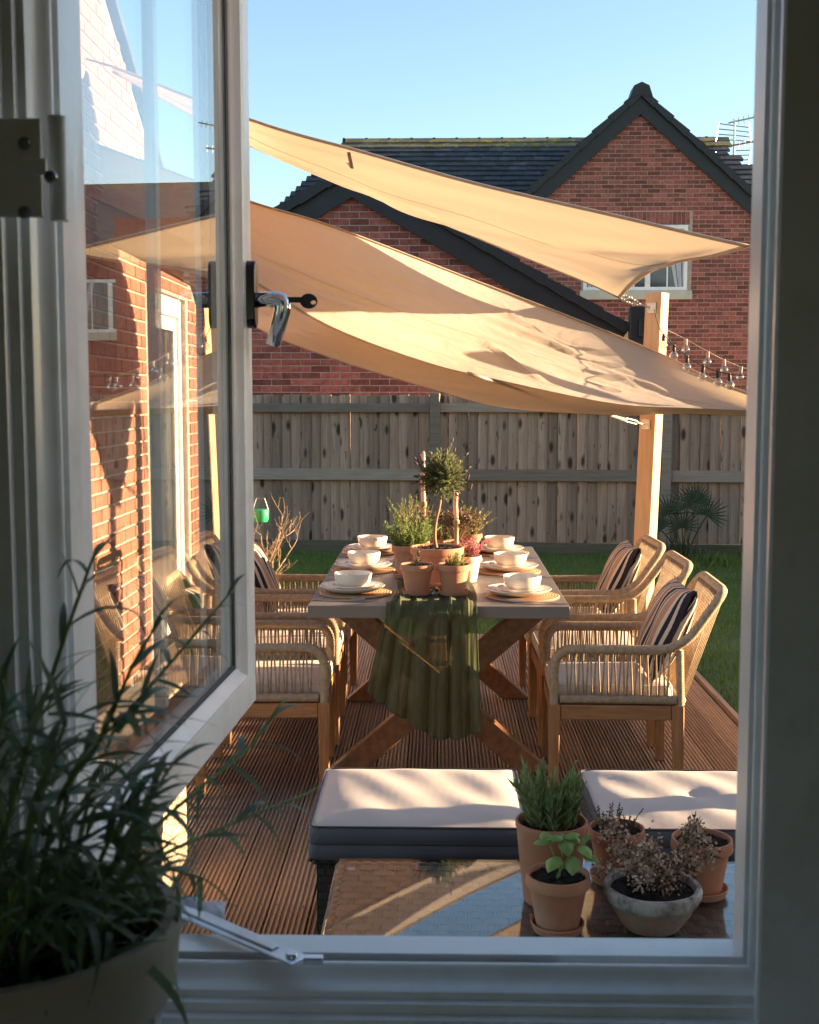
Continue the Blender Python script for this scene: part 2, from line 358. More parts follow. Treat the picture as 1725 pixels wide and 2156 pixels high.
# white glazed pot with blue brush marks
m_, nt_, p_, out_ = nodes('blue_white_glaze')
v1 = nd(nt_, 'ShaderNodeTexVoronoi', {'Vector': coords(nt_, (1, 1, 1.6)), 'Scale': 42.}, feature='DISTANCE_TO_EDGE')
n1 = nd(nt_, 'ShaderNodeTexNoise', {'Vector': coords(nt_), 'Scale': 16., 'Detail': 2})
ml = nd(nt_, 'ShaderNodeMath', {0: ramp(nt_, v1.outputs[0], [(.05, 1), (.16, 0)]), 1: ramp(nt_, n1.outputs[0], [(.42, 0), (.5, 1)])}, operation='MULTIPLY')
nt_.links.new(mixc(nt_, ml.outputs[0], (.66, .64, .60), (.05, .07, .17)), p_.inputs['Base Color']); p_.inputs['Roughness'].default_value = .3; M['glaze'] = m_
M['rim_stone'] = mk('pot_rim', (.52, .45, .36), (.42, .36, .28), .8, ns=10, bump=.2, bs=60)
# ================================================================ SETTING
def struct(o): return tag(o, kind='structure')
# ---- lawn: one sheet to the horizon
ZL = -.14
lawn = struct(MB().add([(-300, -60, ZL), (300, -60, ZL), (300, 300, ZL), (-300, 300, ZL)], [(0, 1, 2, 3)]).build('lawn', M['lawn']))
# ---- deck of grooved boards running away from the house
DX0, DX1, DY0, DY1 = -1.69, 1.47, 1.06, 7.92
deck = struct(MB().bbox((DX0 + .02, DY0, ZL - .05), (DX1 - .02, DY1 - .03, -.034)).build('deck', M['black']))
BW, PITCHW = .1215, .1278
def deck_board_mesh(L):
    prof = [(-BW / 2, -.028), (BW / 2, -.028)]
    ng = 7; w = BW / (2 * ng + 1); top = []
    for i in range(2 * ng + 1):
        z = 0.0 if i % 2 == 0 else -.0075
        x0 = -BW / 2 + i * w
        top += [(x0 + w * .18, z), (x0 + w * .82, z)]
    prof += [(BW / 2, -.003)] + top[::-1] + [(-BW / 2, -.003)]
    m = MB().prism(prof, 'y', 0, L); o = m.build('tmp', M['deck'], None); me = o.data; bpy.data.objects.remove(o); return me
Llist = [2.1, 4.75]
bm_long, bm_a, bm_b = deck_board_mesh(DY1 - DY0), deck_board_mesh(3.395), deck_board_mesh(DY1 - DY0 - 3.40)
x = -.5065 - PITCHW / 2; k = 0
while x - PITCHW > DX0 + .03: x -= PITCHW
while x < DX1 - .05:
    dz = rng.uniform(-.0012, .0012)
    if k % 3 == 1:
        meshobj('deck_board', bm_a, deck, (x, DY0, dz)); meshobj('deck_board', bm_b, deck, (x, DY0 + 3.40, dz + rng.uniform(-.001, .001)))
    else: meshobj('deck_board', bm_long, deck, (x, DY0, dz))
    x += PITCHW; k += 1
scr = MB()
for yj in np.arange(DY0 + .25, DY1, .46):
    xx = -.5065 - PITCHW / 2
    while xx - PITCHW > DX0 + .03: xx -= PITCHW
    while xx < DX1 - .05:
        for q in (-.038, .038):
            c = Vector((xx + q + rng.uniform(-.003, .003), yj + rng.uniform(-.012, .012), .0012)); scr.add([c + Vector((.0042 * math.cos(a * PI / 3), .0042 * math.sin(a * PI / 3), 0)) for a in range(6)], [tuple(range(6))])
        xx += PITCHW
tag(scr.build('screw_heads', M['black'], deck, fix=False), kind='stuff')
MB().bbox((DX0, DY1 - .028, ZL - .02), (DX1, DY1, -.004)).build('fascia_board', M['deck'], deck)
MB().bbox((DX1 - .026, DY0, ZL - .02), (DX1, DY1 - .03, -.004)).build('fascia_board', M['deck'], deck)
# ---- grass
def grass(n, x0, x1, y0, y1, h0, h1, name, excl=None, w=.0035):
    r = np.random.default_rng(3); P = np.stack([r.uniform(x0, x1, n), r.uniform(y0, y1, n)], 1)
    if excl is not None: P = P[~((P[:, 0] > excl[0]) & (P[:, 0] < excl[1]) & (P[:, 1] > excl[2]) & (P[:, 1] < excl[3]))]
    n = len(P); h = r.uniform(h0, h1, n) * (.75 + .5 * np.sin(P[:, 0] * 2.3 + 1.2 * np.sin(P[:, 1] * 1.7)) ** 2); a = r.uniform(0, 2 * PI, n); l = r.uniform(0, .7, n) * h; b = r.uniform(0, 2 * PI, n)
    V = np.zeros((n, 3, 3)); ww = w * r.uniform(.7, 1.4, n)
    V[:, 0, 0] = P[:, 0] - np.cos(a) * ww; V[:, 0, 1] = P[:, 1] - np.sin(a) * ww; V[:, 1, 0] = P[:, 0] + np.cos(a) * ww; V[:, 1, 1] = P[:, 1] + np.sin(a) * ww
    V[:, :2, 2] = ZL - .003; V[:, 2, 0] = P[:, 0] + np.cos(b) * l; V[:, 2, 1] = P[:, 1] + np.sin(b) * l; V[:, 2, 2] = ZL + h
    me = bpy.data.meshes.new(name); me.vertices.add(3 * n); me.vertices.foreach_set('co', V.ravel())
    me.loops.add(3 * n); me.loops.foreach_set('vertex_index', np.arange(3 * n)); me.polygons.add(n)
    me.polygons.foreach_set('loop_start', np.arange(n) * 3); me.polygons.foreach_set('loop_total', np.full(n, 3)); me.update(); me.validate()
    me.materials.append(M['grass']); return meshobj(name, me)
tag(grass(120000, -3.2, 5.2, 5.4, 13.15, .025, .055, 'grass', (DX0, DX1 + .005, 0, DY1 + .005)), 'short green mown grass of the lawn around the deck', 'grass', kind='stuff')
# ---- the room the photograph is taken from
RX0, RX1, RY0, RY1, RZ0, RZ1 = -1.5, 2.0, -2.6, .93, .05, 2.45
OX0, OX1, OZ0, OZ1 = -.40, .44, 1.01, 2.27          # hole in the wall
wall = MB(); t = .11
for a, b in (((RX0, RY1, RZ0), (OX0, RY1 + t, RZ1)), ((OX1, RY1, RZ0), (RX1, RY1 + t, RZ1)), ((OX0, RY1, RZ0), (OX1, RY1 + t, OZ0)), ((OX0, RY1, OZ1), (OX1, RY1 + t, RZ1))): wall.bbox(a, b)
struct(wall.build('wall_window', M['plaster']))
struct(MB().bbox((RX0 - t, RY0, RZ0), (RX0, RY1 + t, RZ1)).build('wall_left', M['plaster']))
struct(MB().bbox((RX1, RY0, RZ0), (RX1 + t, RY1 + t, RZ1)).build('wall_right', M['plaster']))
bw_ = MB(); BX0, BX1, BZ0, BZ1 = -.3, 1.0, 1.05, 1.95       # opening added behind the camera so skylight brightens the room
for a, b in (((RX0, RY0 - t, RZ0), (BX0, RY0, RZ1)), ((BX1, RY0 - t, RZ0), (RX1, RY0, RZ1)), ((BX0, RY0 - t, RZ0), (BX1, RY0, BZ0)), ((BX0, RY0 - t, BZ1), (BX1, RY0, RZ1))): bw_.bbox(a, b)
struct(bw_.build('wall_back', M['plaster']))
struct(MB().bbox((RX0 - t, RY0 - t, RZ1), (RX1 + t, RY1 + t, RZ1 + .12)).build('ceiling', M['plaster']))
struct(MB().bbox((RX0 - t, RY0 - t, RZ0 - .1), (RX1 + t, RY1 + t, RZ0)).build('floor', M['floor']))
# ---- window: frame, open sash, handle, stay
win = thing('window', 'white casement window with its glazed sash swung wide open to the garden', 'window', (0, 1.0, 1.0))
FX0, FX1, FZ0, FZ1 = -.302, .258, 1.070, 2.2
def sweep(prof, x0, x1, z0, z1, sign):      # profile (u, y) swept round a rectangle; u grows outwards (sign 1) or inwards (-1)
    m = MB(); n = len(prof); V = []
    for (sx, sz) in ((0, 0), (1, 0), (1, 1), (0, 1)):
        for u, y in prof:
            uu = u * sign; V.append(((x0 - uu) if sx == 0 else (x1 + uu), y, (z0 - uu) if sz == 0 else (z1 + uu)))
    F = [(c * n + i, c * n + (i + 1) % n, ((c + 1) % 4) * n + (i + 1) % n, ((c + 1) % 4) * n + i) for c in range(4) for i in range(n)]
    return m.add(V, F)
fprof = [(0, 1.04), (0, 1.006), (.011, 1.006), (.011, .993), (.001, .993), (0, .990), (.001, .9865), (.004, .984), (.009, .980), (.0125, .974), (.0135, .969), (.0145, .967), (.020, .966), (.021, .962), (.0215, .960), (.029, .959), (.030, .955), (.031, .952), (.05, .950), (.052, .945), (.072, .943), (.078, .938), (.100, .936), (.112, .940), (.112, 1.04)]
sweep(fprof, FX0, FX1, FZ0, FZ1, 1).build('frame', M['upvc'], win, smooth=35, world=True)
# outer drip cill and inner window board
MB().bbox((FX0 - .1, 1.041, 1.02), (FX1 + .1, 1.075, 1.052)).build('outer_cill', M['upvc'], win, world=True, bevel=.004)
ib = MB().bbox((-.9, .58, .985), (.62, .934, 1.012)).build('window_board', M['upvc'], win, world=True, bevel=.006, seg=2)
# flat cover strip of the neighbouring fixed light, to the right
MB().bbox((atY(1607, 1500, .94).x, .934, 1.047), (.46, .944, 2.3)).build('cover_strip', M['upvc'], win, world=True, bevel=.002)
# sash
SY0, SY1 = 1.062, 1.853; SL = .0496
sash_d = Vector((SL, 1, 0)).normalized(); sash_n = Vector((sash_d.y, -sash_d.x, 0))
p_far = Vector((-.2762, SY1, 1.073)); s_len = (SY1 - SY0) / sash_d.y; p_near = p_far - sash_d * s_len
sash = empty('sash', p_near); sash.parent = win; sash.matrix_parent_inverse = win.matrix_basis.inverted()
sash.rotation_euler = (0, 0, math.atan2(sash_d.y, sash_d.x))      # local x = along sash, local y = outwards (away from the room side)
SH = 1.10
sprof = [(0, .070), (0, .006), (.002, .003), (.004, .003), (.005, 0), (.046, 0), (.049, .002), (.053, .002), (.058, .010), (.064, .014), (.066, .018), (.066, .060), (.060, .070)]
o = sweep(sprof, 0, s_len, 0, SH, -1).build('sash_frame', M['upvc'], sash, smooth=35)
gas = [(.0655, .0175), (.072, .0195), (.072, .021), (.0655, .021)]
sweep(gas, 0, s_len, 0, SH, -1).build('gasket', M['gasket'], sash)
gas2 = [(.0655, .046), (.074, .046), (.074, .058), (.0655, .058)]
sweep(gas2, 0, s_len, 0, SH, -1).build('gasket', M['gasket'], sash)
MB().bbox((.068, .0215, .068), (s_len - .068, .0255, SH - .068)).build('pane', M['pane'], sash)
MB().bbox((.46, .050, .06), (.476, .064, SH - .06)).build('glazing_bar', M['upvc'], sash)
# handle: back plate, neck, lever, key
hx, hz = s_len - .030, atY(540, 620, SY1 - .03).z - 1.073
plate = MB()
for i in range(10): pass
def stadium(w, h, n=8):
    r = w / 2; P = []
    for k in range(n + 1): a = PI * k / n; P.append((r * math.cos(a), h / 2 - r + r * math.sin(a)))
    for k in range(n + 1): a = PI + PI * k / n; P.append((r * math.cos(a), -h / 2 + r + r * math.sin(a)))
    return P
plate.prism([(hx + a, hz + b) for a, b in stadium(.026, .098)], 'y', .002, -.013).build('handle_plate', M['blackchrome'], sash, bevel=.002, seg=2)
hd = MB(); hz0 = hz - .008
hd.tube(round_path([(hx, -.010, hz0), (hx, -.056, hz0 + .001), (hx + .002, -.036, hz0 - .066)], [0, .018, 0], 6), [.0115] * 3 + [.0125] * 4 + [.0105], 12).build('handle', M['chrome'], sash, smooth=True)
key = MB(); ky = -.060
key.bbox((hx - .002, ky + .010, hz0 - .004), (hx + .0008, ky - .020, hz0 + .004))
kp = []
for k in range(14): a = 2 * PI * k / 14; kp.append((ky - .030 + .013 * math.cos(a), hz0 - .002 + .011 * math.sin(a)))
ki = []
for k in range(14): a = 2 * PI * k / 14; ki.append((ky - .037 + .004 * math.cos(a), hz0 - .004 + .003 * math.sin(a)))
V = [(hx - .002, p[0], p[1]) for p in kp] + [(hx + .0008, p[0], p[1]) for p in kp] + [(hx - .002, p[0], p[1]) for p in ki] + [(hx + .0008, p[0], p[1]) for p in ki]
F = []
for k in range(14):
    j = (k + 1) % 14; F += [(k, j, 28 + j, 28 + k), (14 + k, 42 + k, 42 + j, 14 + j), (k, 14 + k, 14 + j, j), (28 + k, 28 + j, 42 + j, 42 + k)]
key.add(V, F).build('key', M['black'], sash)
# hinge guard on the left jamb with three screws
gl = MB(); gy = .9715
zt, zb = atY(90, 272, .97).z, atY(90, 472, .97).z
gx0, gx1 = atY(28, 370, .965).x, atY(157, 370, .965).x
w = gx1 - gx0
poly = [(gx0, zb), (gx1, zb), (gx1, zt + .003), (gx1 - w * .28, zt + .003), (gx1 - w * .34, zt - .002), (gx1 - w * .36, zt - (zt - zb) * .36), (gx1 - w * .38, zt), (gx0, zt)]
gl.prism([(gx0, zb), (gx1 - w * .30, zb), (gx1 - w * .30, zt), (gx0, zt)], 'y', .936, .930)
gl.prism([(gx1 - w * .6, zb + .03), (gx1 - w * .2, zb + .03), (gx1 - w * .2, zt - .03), (gx1 - w * .6, zt - .03)], 'y', .9299, .926)
g = gl.build('hinge_guard', M['upvc'], win, world=True, bevel=.0015, seg=2)
MB().tube([(gx1 - w * .13, .945, zb - .001), (gx1 - w * .13, .945, zt + .004)], w * .15, 12).build('hinge_knuckle', M['upvc'], win, world=True, smooth=40)
for px, py in ((48, 300), (107, 372), (48, 445)):
    c = atY(px, py, .926); s_ = MB().lathe([(0, .0026), (.0026, .0022), (.0045, .0008), (.0050, -.001)], 12); s_.add([(-.003, -.0006, .0028), (.003, -.0006, .0028), (.003, .0006, .0028), (-.003, .0006, .0028)], [(0, 1, 2, 3)])
    so_ = s_.build('screw', M['screw'], win, smooth=40); so_.location = Vector((c.x, .9285 if px < 80 else .925, c.z)) - win.location; so_.rotation_euler = (PI / 2, 0, 0)
# friction stay lying across the bottom of the frame
a_, b_ = atZ(318, 1888, 1.0795), atZ(632, 2024, 1.0795)
d_ = (b_ - a_).normalized(); n2 = Vector((-d_.y, d_.x, 0))
st = MB(); st.bar(a_, b_, .021, .0025)
st.bar(a_ + d_ * .03 + Vector((0, 0, .0022)), b_ - d_ * .03 + Vector((0, 0, .0022)), .009, .002)
st.build('friction_stay', M['steel'], win, world=True, bevel=.0008)
MB().lathe([(0, .003), (.004, .003), (.0052, .001), (.0052, -.004)], 16, b_ - d_ * .010 + Vector((0, 0, .001))).build('rivet', M['steel'], win, world=True, smooth=40)
e_ = atZ(660, 2021, 1.078); MB().box(e_, (.016, .009, .006)).build('stay_block', M['steel'], win, world=True, bevel=.001)
MB().bbox((FX0, .9945, 1.0595), (.10, 1.0045, 1.0625)).build('stay_track', M['black'], win, world=True)
G = []
for i in range(9):
    r_ = []
    for j in range(13):
        p = atZ(lerp(322, 474, j / 12), lerp(1890, 1935, i / 8), 1.077); e = math.sin(i / 8 * PI) * math.sin(j / 12 * PI * .9 + .1)
        r_.append(p + Vector((0, .004 * math.sin(j * 1.3), -.006 + .014 * e + .003 * math.sin(j * 2.1 + i * 1.7))))
    G.append(r_)
MB().grid(G).build('stay_cover', M['polywhite'], win, world=True, smooth=True)

# ================================================================ BRICKWORK
bm_ = MB(); e = .004
bm_.add([(-.1075, 0, -.0325), (.1075, 0, -.0325), (.1075, 0, .0325), (-.1075, 0, .0325), (-.1075 + e, -.008, -.0325 + e), (.1075 - e, -.008, -.0325 + e), (.1075 - e, -.008, .0325 - e), (-.1075 + e, -.008, .0325 - e)],
        [(4, 5, 6, 7), (0, 1, 5, 4), (1, 2, 6, 5), (2, 3, 7, 6), (3, 0, 4, 7)])
def mesh_only(mb, mat, **k): o = mb.build('tmp', mat, None, **k); me = o.data; bpy.data.objects.remove(o); return me
def brickwall(parent, org, ud, nd_, w, h, inside, mat, show, limit=300):
    """running-bond bricks on the plane org + u*ud + z; show(px,py) marks what the picture can see; biggest ones become objects"""
    me1 = mesh_only(MB().add(bm_.v, bm_.f), mat); org = Vector(org); ud = Vector(ud); R = Matrix((ud, -Vector(nd_), Vector((0, 0, 1)))).transposed()
    cells = []
    rows = int(h / .075); cols = int(w / .225) + 2
    for r in range(rows):
        for c in range(cols):
            for half in (0,):
                u = c * .225 + (.1125 if r % 2 else 0); z = r * .075 + .0375
                u0, u1 = u - .1075, u + .1075
                if not (inside(u0 + .01, z) and inside(u1 - .01, z)):
                    hit = [q for q in (u0 + .055, u1 - .055) if inside(q - .045, z) and inside(q + .045, z)]
                    for q in hit[:1]: cells.append((q, z, .48))
                    continue
                cells.append((u, z, 1.0))
    vis = []
    for i, (u, z, s) in enumerate(cells):
        p = org + ud * u + Vector((0, 0, z)); q = proj(p)
        if show(*q): vis.append(((p - Vector((0, 0, CAMH))).length, i))
    vis.sort(); top = set(i for _, i in vis[:limit]); rest = MB(); eul = R.to_euler(); inv = parent.matrix_basis.inverted()
    for i, (u, z, s) in enumerate(cells):
        p = org + ud * u + Vector((0, 0, z)) + Vector(nd_) * rng.uniform(-.0015, .001)
        if i in top:
            o = meshobj('brick', me1, parent, p, eul, (s, 1, 1)); o.matrix_parent_inverse = inv
        else: rest.add([R @ Vector((v[0] * s, v[1], v[2])) + p for v in bm_.v], bm_.f)
    if rest.v: tag(rest.build('brickwork', mat, parent, world=True, fix=False), kind='stuff')

# ---- wing of this house on the left: long brick side wall with a raked top and a glazed door
XW = -1.67
wing = thing('brick_outbuilding', 'sunlit orange brick outbuilding with a raked roof edge and a glazed door', 'outbuilding', (XW, 7.0, 0))
def rake(y): return min(5.0, 2.90 - .605 * (y - 7.38) + .02)
WY0, WY1 = 5.5, 8.86; DY_0, DY_1, DZ = 7.17, 8.23, 2.17
top = [(y, rake(y)) for y in np.linspace(WY0, WY1, 24)]
polyl = [(WY0, ZL), (DY_0, ZL), (DY_0, DZ), (DY_1, DZ), (DY_1, ZL), (WY1, ZL)] + top[::-1]
MB().prism([(DY_0 - 1e-3, DZ), (DY_1 + 1e-3, DZ)] + [(y, rake(y)) for y in np.linspace(DY_1, DY_0, 6)], 'x', XW - .25, XW).build('wall', M['mortar'], wing, world=True)
MB().prism([(WY0, ZL), (DY_0, ZL)] + [(y, rake(y)) for y in np.linspace(DY_0, WY0, 16)], 'x', XW - .25, XW).build('wall', M['mortar'], wing, world=True)
MB().prism([(DY_1, ZL), (WY1, ZL)] + [(y, rake(y)) for y in np.linspace(WY1, DY_1, 5)], 'x', XW - .25, XW).build('wall', M['mortar'], wing, world=True)
MB().bbox((XW - 2.6, WY1 - .25, ZL), (XW - .26, WY1, 1.95)).build('wall', M['brick_near'], wing, world=True); MB().bbox((XW - 2.6, WY0, ZL), (XW - .26, WY0 + .25, 3.95)).build('wall', M['brick_near'], wing, world=True)
def ins(u, z):
    y = WY0 + u; z += ZL
    return WY0 < y < WY1 and z < rake(y) - .03 and not (DY_0 - .01 < y < DY_1 + .01 and z < DZ + .03)
brickwall(wing, (XW, WY0, ZL), (0, 1, 0), (1, 0, 0), WY1 - WY0, 5.1, ins, M['brick_near'], lambda px, py: 195 < px < 470 and -10 < py < 1700)
# roof over the wing and its rake board
rp_ = [(WY0 - .2, 2.92 - .605 * (WY0 - .2 - 7.38)), (WY1 + .25, 2.92 - .605 * (WY1 + .25 - 7.38))]; zt_ = rp_[0][1]
rf = MB().add([(XW + .05, rp_[0][0], zt_ + .04), (XW + .05, rp_[1][0], rp_[1][1] + .04), (XW - 3, rp_[1][0], rp_[1][1] + .04), (XW - 3, rp_[0][0], zt_ + .04),
               (XW + .05, rp_[0][0], zt_ - .01), (XW + .05, rp_[1][0], rp_[1][1] - .01), (XW - 3, rp_[1][0], rp_[1][1] - .01), (XW - 3, rp_[0][0], zt_ - .01)],
              [(0, 1, 2, 3), (4, 7, 6, 5), (0, 4, 5, 1), (1, 5, 6, 2), (2, 6, 7, 3), (3, 7, 4, 0)]).build('roof', M['tile'], wing, world=True)
dr = empty('garden_door', (XW, 7.7, 0)); dr.parent = wing; dr.matrix_parent_inverse = wing.matrix_basis.inverted()
d_ = MB()
for y0, y1 in ((DY_0, DY_0 + .07), (DY_1 - .07, DY_1)): d_.bbox((XW - .11, y0, 0.0), (XW - .03, y1, DZ))
d_.bbox((XW - .11, DY_0 + .07, DZ - .12), (XW - .03, DY_1 - .07, DZ)).build('door_frame', M['upvc'], dr, world=True)
d_ = MB()
for y0, y1 in ((DY_0 + .075, DY_0 + .17), (DY_1 - .17, DY_1 - .075)): d_.bbox((XW - .10, y0, .02), (XW - .045, y1, DZ - .125))
for z0, z1 in ((.02, .2), (DZ - .21, DZ - .125)): d_.bbox((XW - .10, DY_0 + .17, z0), (XW - .045, DY_1 - .17, z1))
d_.build('door_leaf', M['upvc'], dr, world=True)
MB().bbox((XW - .075, DY_0 + .17, .2), (XW - .068, DY_1 - .17, DZ - .21)).build('pane', M['house_glass'], dr, world=True)
h_ = MB(); h_.bbox((XW - .045, DY_0 + .105, .95), (XW - .035, DY_0 + .135, 1.18)); h_.tube([(XW - .04, DY_0 + .12, 1.08), (XW + .015, DY_0 + .12, 1.08), (XW + .015, DY_0 + .24, 1.08)], .009, 8); h_.build('door_handle', M['chrome'], dr, world=True)
# ---- unseen brick block added at right to shade the deck's near end
rw = thing('shade_block', 'brick extension standing well to the right of the kitchen window', 'building', (7.5, 2, 0))
MB().bbox((6.0, .9, ZL), (9.6, 3.86, 3.3)).build('wall', M['brick'], rw, world=True)
MB().bbox((5.85, .8, 3.3), (9.8, 4.0, 3.45)).build('roof', M['tile'], rw, world=True)
# upper storey of the house above the window
up_ = thing('house_upper_storey', 'upper brick wall of the house above the kitchen window', 'building', (0, 1.0, 2.6))
MB().bbox((XW, .93, 2.58), (7.6, 1.04, 5.2)).build('wall', M['brick'], up_, world=True)
MB().bbox((XW - .2, -2.8, 5.2), (7.8, 1.3, 5.35)).build('roof', M['tile'], up_, world=True)

# ================================================================ FENCES
FP0 = Vector((-1.865, 13.321, ZL)); fd = Vector((3.168 + 1.865, 12.953 - 13.321, 0)).normalized(); fn = Vector((fd.y, -fd.x, 0))   # fn towards the house
frz = math.atan2(fd.y, fd.x)
zc = lambda px, py: atY(px, py, 13.12).z
ZT = zc(760, 832); ZR1a, ZR1b = zc(700, 868), zc(700, 849); ZR2a, ZR2b = zc(760, 1012), zc(760, 988); ZG = zc(760, 1141)
bmesh_f = mesh_only(MB().add([(-.056, .018, 0), (.056, .018, 0), (.056, .018, 1), (-.056, .018, 1), (-.0515, -.016, 0), (.0515, .006, 0), (.0515, .006, 1), (-.0515, -.016, 1)],
                             [(4, 5, 6, 7), (0, 3, 2, 1), (0, 1, 5, 4), (1, 2, 6, 5), (2, 3, 7, 6), (3, 0, 4, 7)]), M['fboard'])
def fence(name, label, base, d, length, px_posts, first=0):
    n = Vector((d.y, -d.x, 0)); rz = math.atan2(d.y, d.x)
    t = thing(name, label, 'fence', base, rz)
    x = 0.0; 
    while x < length:
        o = meshobj('board', bmesh_f, t, (x, .01 + rng.uniform(-.002, .002), ZG - ZL + .002), (0, rng.uniform(-.004, .004), 0), (rng.uniform(.96, 1.03), 1, ZT - ZG + rng.uniform(-.012, .012)))
        x += .1055
    posts = list(px_posts)
    for p in posts:
        MB().cham((p, -.055, (ZT - ZL) / 2 + .005), (.1, .1, ZT - ZL + .03), .006).build('post', M['frail'], t)
    ed = [-.1] + posts + [length + .1]
    for a, b in zip(ed[:-1], ed[1:]):
        if b - a < .3: continue
        a_, b_ = a + .05, b - .05
        for z0, z1 in ((ZR1a, ZR1b), (ZR2a, ZR2b)):
            MB().bbox((a_, -.048, z0 - ZL), (b_, -.004, z1 - ZL)).build('rail', M['frail'], t, bevel=.004)
        MB().bbox((a_, -.028, -.02), (b_, .012, ZG - ZL)).build('gravel_board', M['fgravel'], t, bevel=.004)
    return t
def along(px): p = atY(px, 1000, 13.1); return (p - FP0).dot(fd) + .0
s0 = -2.6; base = FP0 + fd * s0
pp = along(916) - s0; pq = along(1399) - s0; bay = pq - pp
fence('garden_fence', 'grey weathered featheredge board fence across the end of the lawn', base, fd, 15.2, [pp - bay, pp, pq, pq + bay, pq + 2 * bay, pq + 3 * bay])
cnr = base + fd * 15.25
fence('boundary_fence', 'featheredge board fence along the right hand boundary of the lawn', cnr, Vector((-.04, -1, 0)).normalized(), 16.0, [.3 + bay * i for i in range(7)])
# ================================================================ HOUSES BEYOND THE FENCE
def tiles_mesh(w, l, th): return MB().add([(0, 0, 0), (w, 0, 0), (w, l, 0), (0, l, 0), (0, 0, th), (w, 0, th), (w, l, th * .35), (0, l, th * .35)], [(0, 3, 2, 1), (4, 5, 6, 7), (0, 1, 5, 4), (1, 2, 6, 5), (2, 3, 7, 6), (3, 0, 4, 7)])
def verge(parent, apex, foot, over_y, depth=.26, step=.34):
    """black bargeboard plus dry-verge tile ends climbing from foot to apex on the plane y = apex.y"""
    a, f = Vector(apex), Vector(foot); d = (a - f); L = d.length; d.normalize(); sgn = 1 if f.x > a.x else -1
    nup = Vector((-d.z, 0, d.x)) * (1 if d.x > 0 else -1)
    if nup.z < 0: nup = -nup
    MB().bar(f - nup * .19, a - nup * .19 + d * .0, .03, .24, nup).build('bargeboard', M['fascia'], parent, world=True)
    n = int(L / step); k = 0
    me = mesh_only(MB().add([(-.06, 0, -.10), (.06, 0, -.10), (.06, 1, -.085), (-.06, 1, -.085), (-.06, 0, .03), (.06, 0, .03), (.06, 1, .005), (-.06, 1, .005)], [(0, 3, 2, 1), (4, 5, 6, 7), (0, 1, 5, 4), (1, 2, 6, 5), (2, 3, 7, 6), (3, 0, 4, 7)]), M['fascia'])
    s = d; R = Matrix((nup.cross(s) * -1 if False else s.cross(nup), s, nup)).transposed(); inv = parent.matrix_basis.inverted()
    for i in range(n):
        p = f + d * (L * i / n) + Vector((0, -.02, 0))
        o = meshobj('verge_tile', me, parent, p, R.to_euler(), (1, L / n * 1.03, 1)); o.matrix_parent_inverse = inv
# ---- garage: low gable just behind the fence
YG = 14.1
ga = atY(741, 347, YG); gr = atY(1326, 688, YG); gl_ = Vector((2 * ga.x - gr.x, YG, gr.z))
gar = thing('garage', 'low brick garage gable with black verge behind the fence', 'garage', (ga.x, YG, ZL))
bx0, bx1 = gl_.x + .28, gr.x - .28; sl_ = (ga.z - gr.z) / (gr.x - ga.x)
def gtop(x): return ga.z - .13 - abs(x - ga.x) * sl_
MB().prism([(bx0, ZL), (bx1, ZL), (bx1, gtop(bx1)), (ga.x, gtop(ga.x)), (bx0, gtop(bx0))], 'y', YG + .06, YG + 6).build('wall', M['mortar'], gar, world=True)
brickwall(gar, (bx0, YG + .06, ZL), (1, 0, 0), (0, -1, 0), bx1 - bx0, 4.3, lambda u, z: 0 < u < bx1 - bx0 and z + ZL < gtop(bx0 + u) - .05, M['brick'],
          lambda px, py: (640 < px < 1010 and 400 < py < 600 and py < 470 + (px - 640) * .55 and py > 380 + (px - 740) * .57) or (536 < px < 900 and 690 < py < 835 and py > 700 + (px - 560) * .36))
for ft in (gr, gl_): verge(gar, ga, ft, .05)
for sg, ft in ((1, gr), (-1, gl_)):
    MB().add([(ga.x, YG - .02, ga.z), (ft.x + sg * .1, YG - .02, ft.z - .06), (ft.x + sg * .1, YG + 6.1, ft.z - .06), (ga.x, YG + 6.1, ga.z), (ga.x, YG - .02, ga.z - .06), (ft.x + sg * .1, YG - .02, ft.z - .12), (ft.x + sg * .1, YG + 6.1, ft.z - .12), (ga.x, YG + 6.1, ga.z - .06)],
             [(0, 1, 2, 3), (4, 7, 6, 5), (0, 4, 5, 1), (1, 5, 6, 2), (2, 6, 7, 3), (3, 7, 4, 0)]).build('roof', M['tile'], gar, world=True)
MB().tube([(gr.x - .05, YG - .05, gr.z - .2), (gr.x - .02, YG - .05, ZL)], .034, 8).build('downpipe', M['fascia'], gar, world=True)
MB().prism([(ga.x - .2, ga.z - .14), (ga.x - .1, ga.z + .04), (ga.x, ga.z + .07), (ga.x + .1, ga.z + .04), (ga.x + .2, ga.z - .14), (ga.x, ga.z - .08)], 'y', YG - .09, YG + .3).build('ridge_end', M['fascia'], gar, world=True)
MB().prism([(ga.x - .34, ga.z - .33), (ga.x, ga.z - .07), (ga.x + .34, ga.z - .33), (ga.x, ga.z - .36)], 'y', YG - .018, YG + .05).build('apex_board', M['fascia'], gar, world=True)
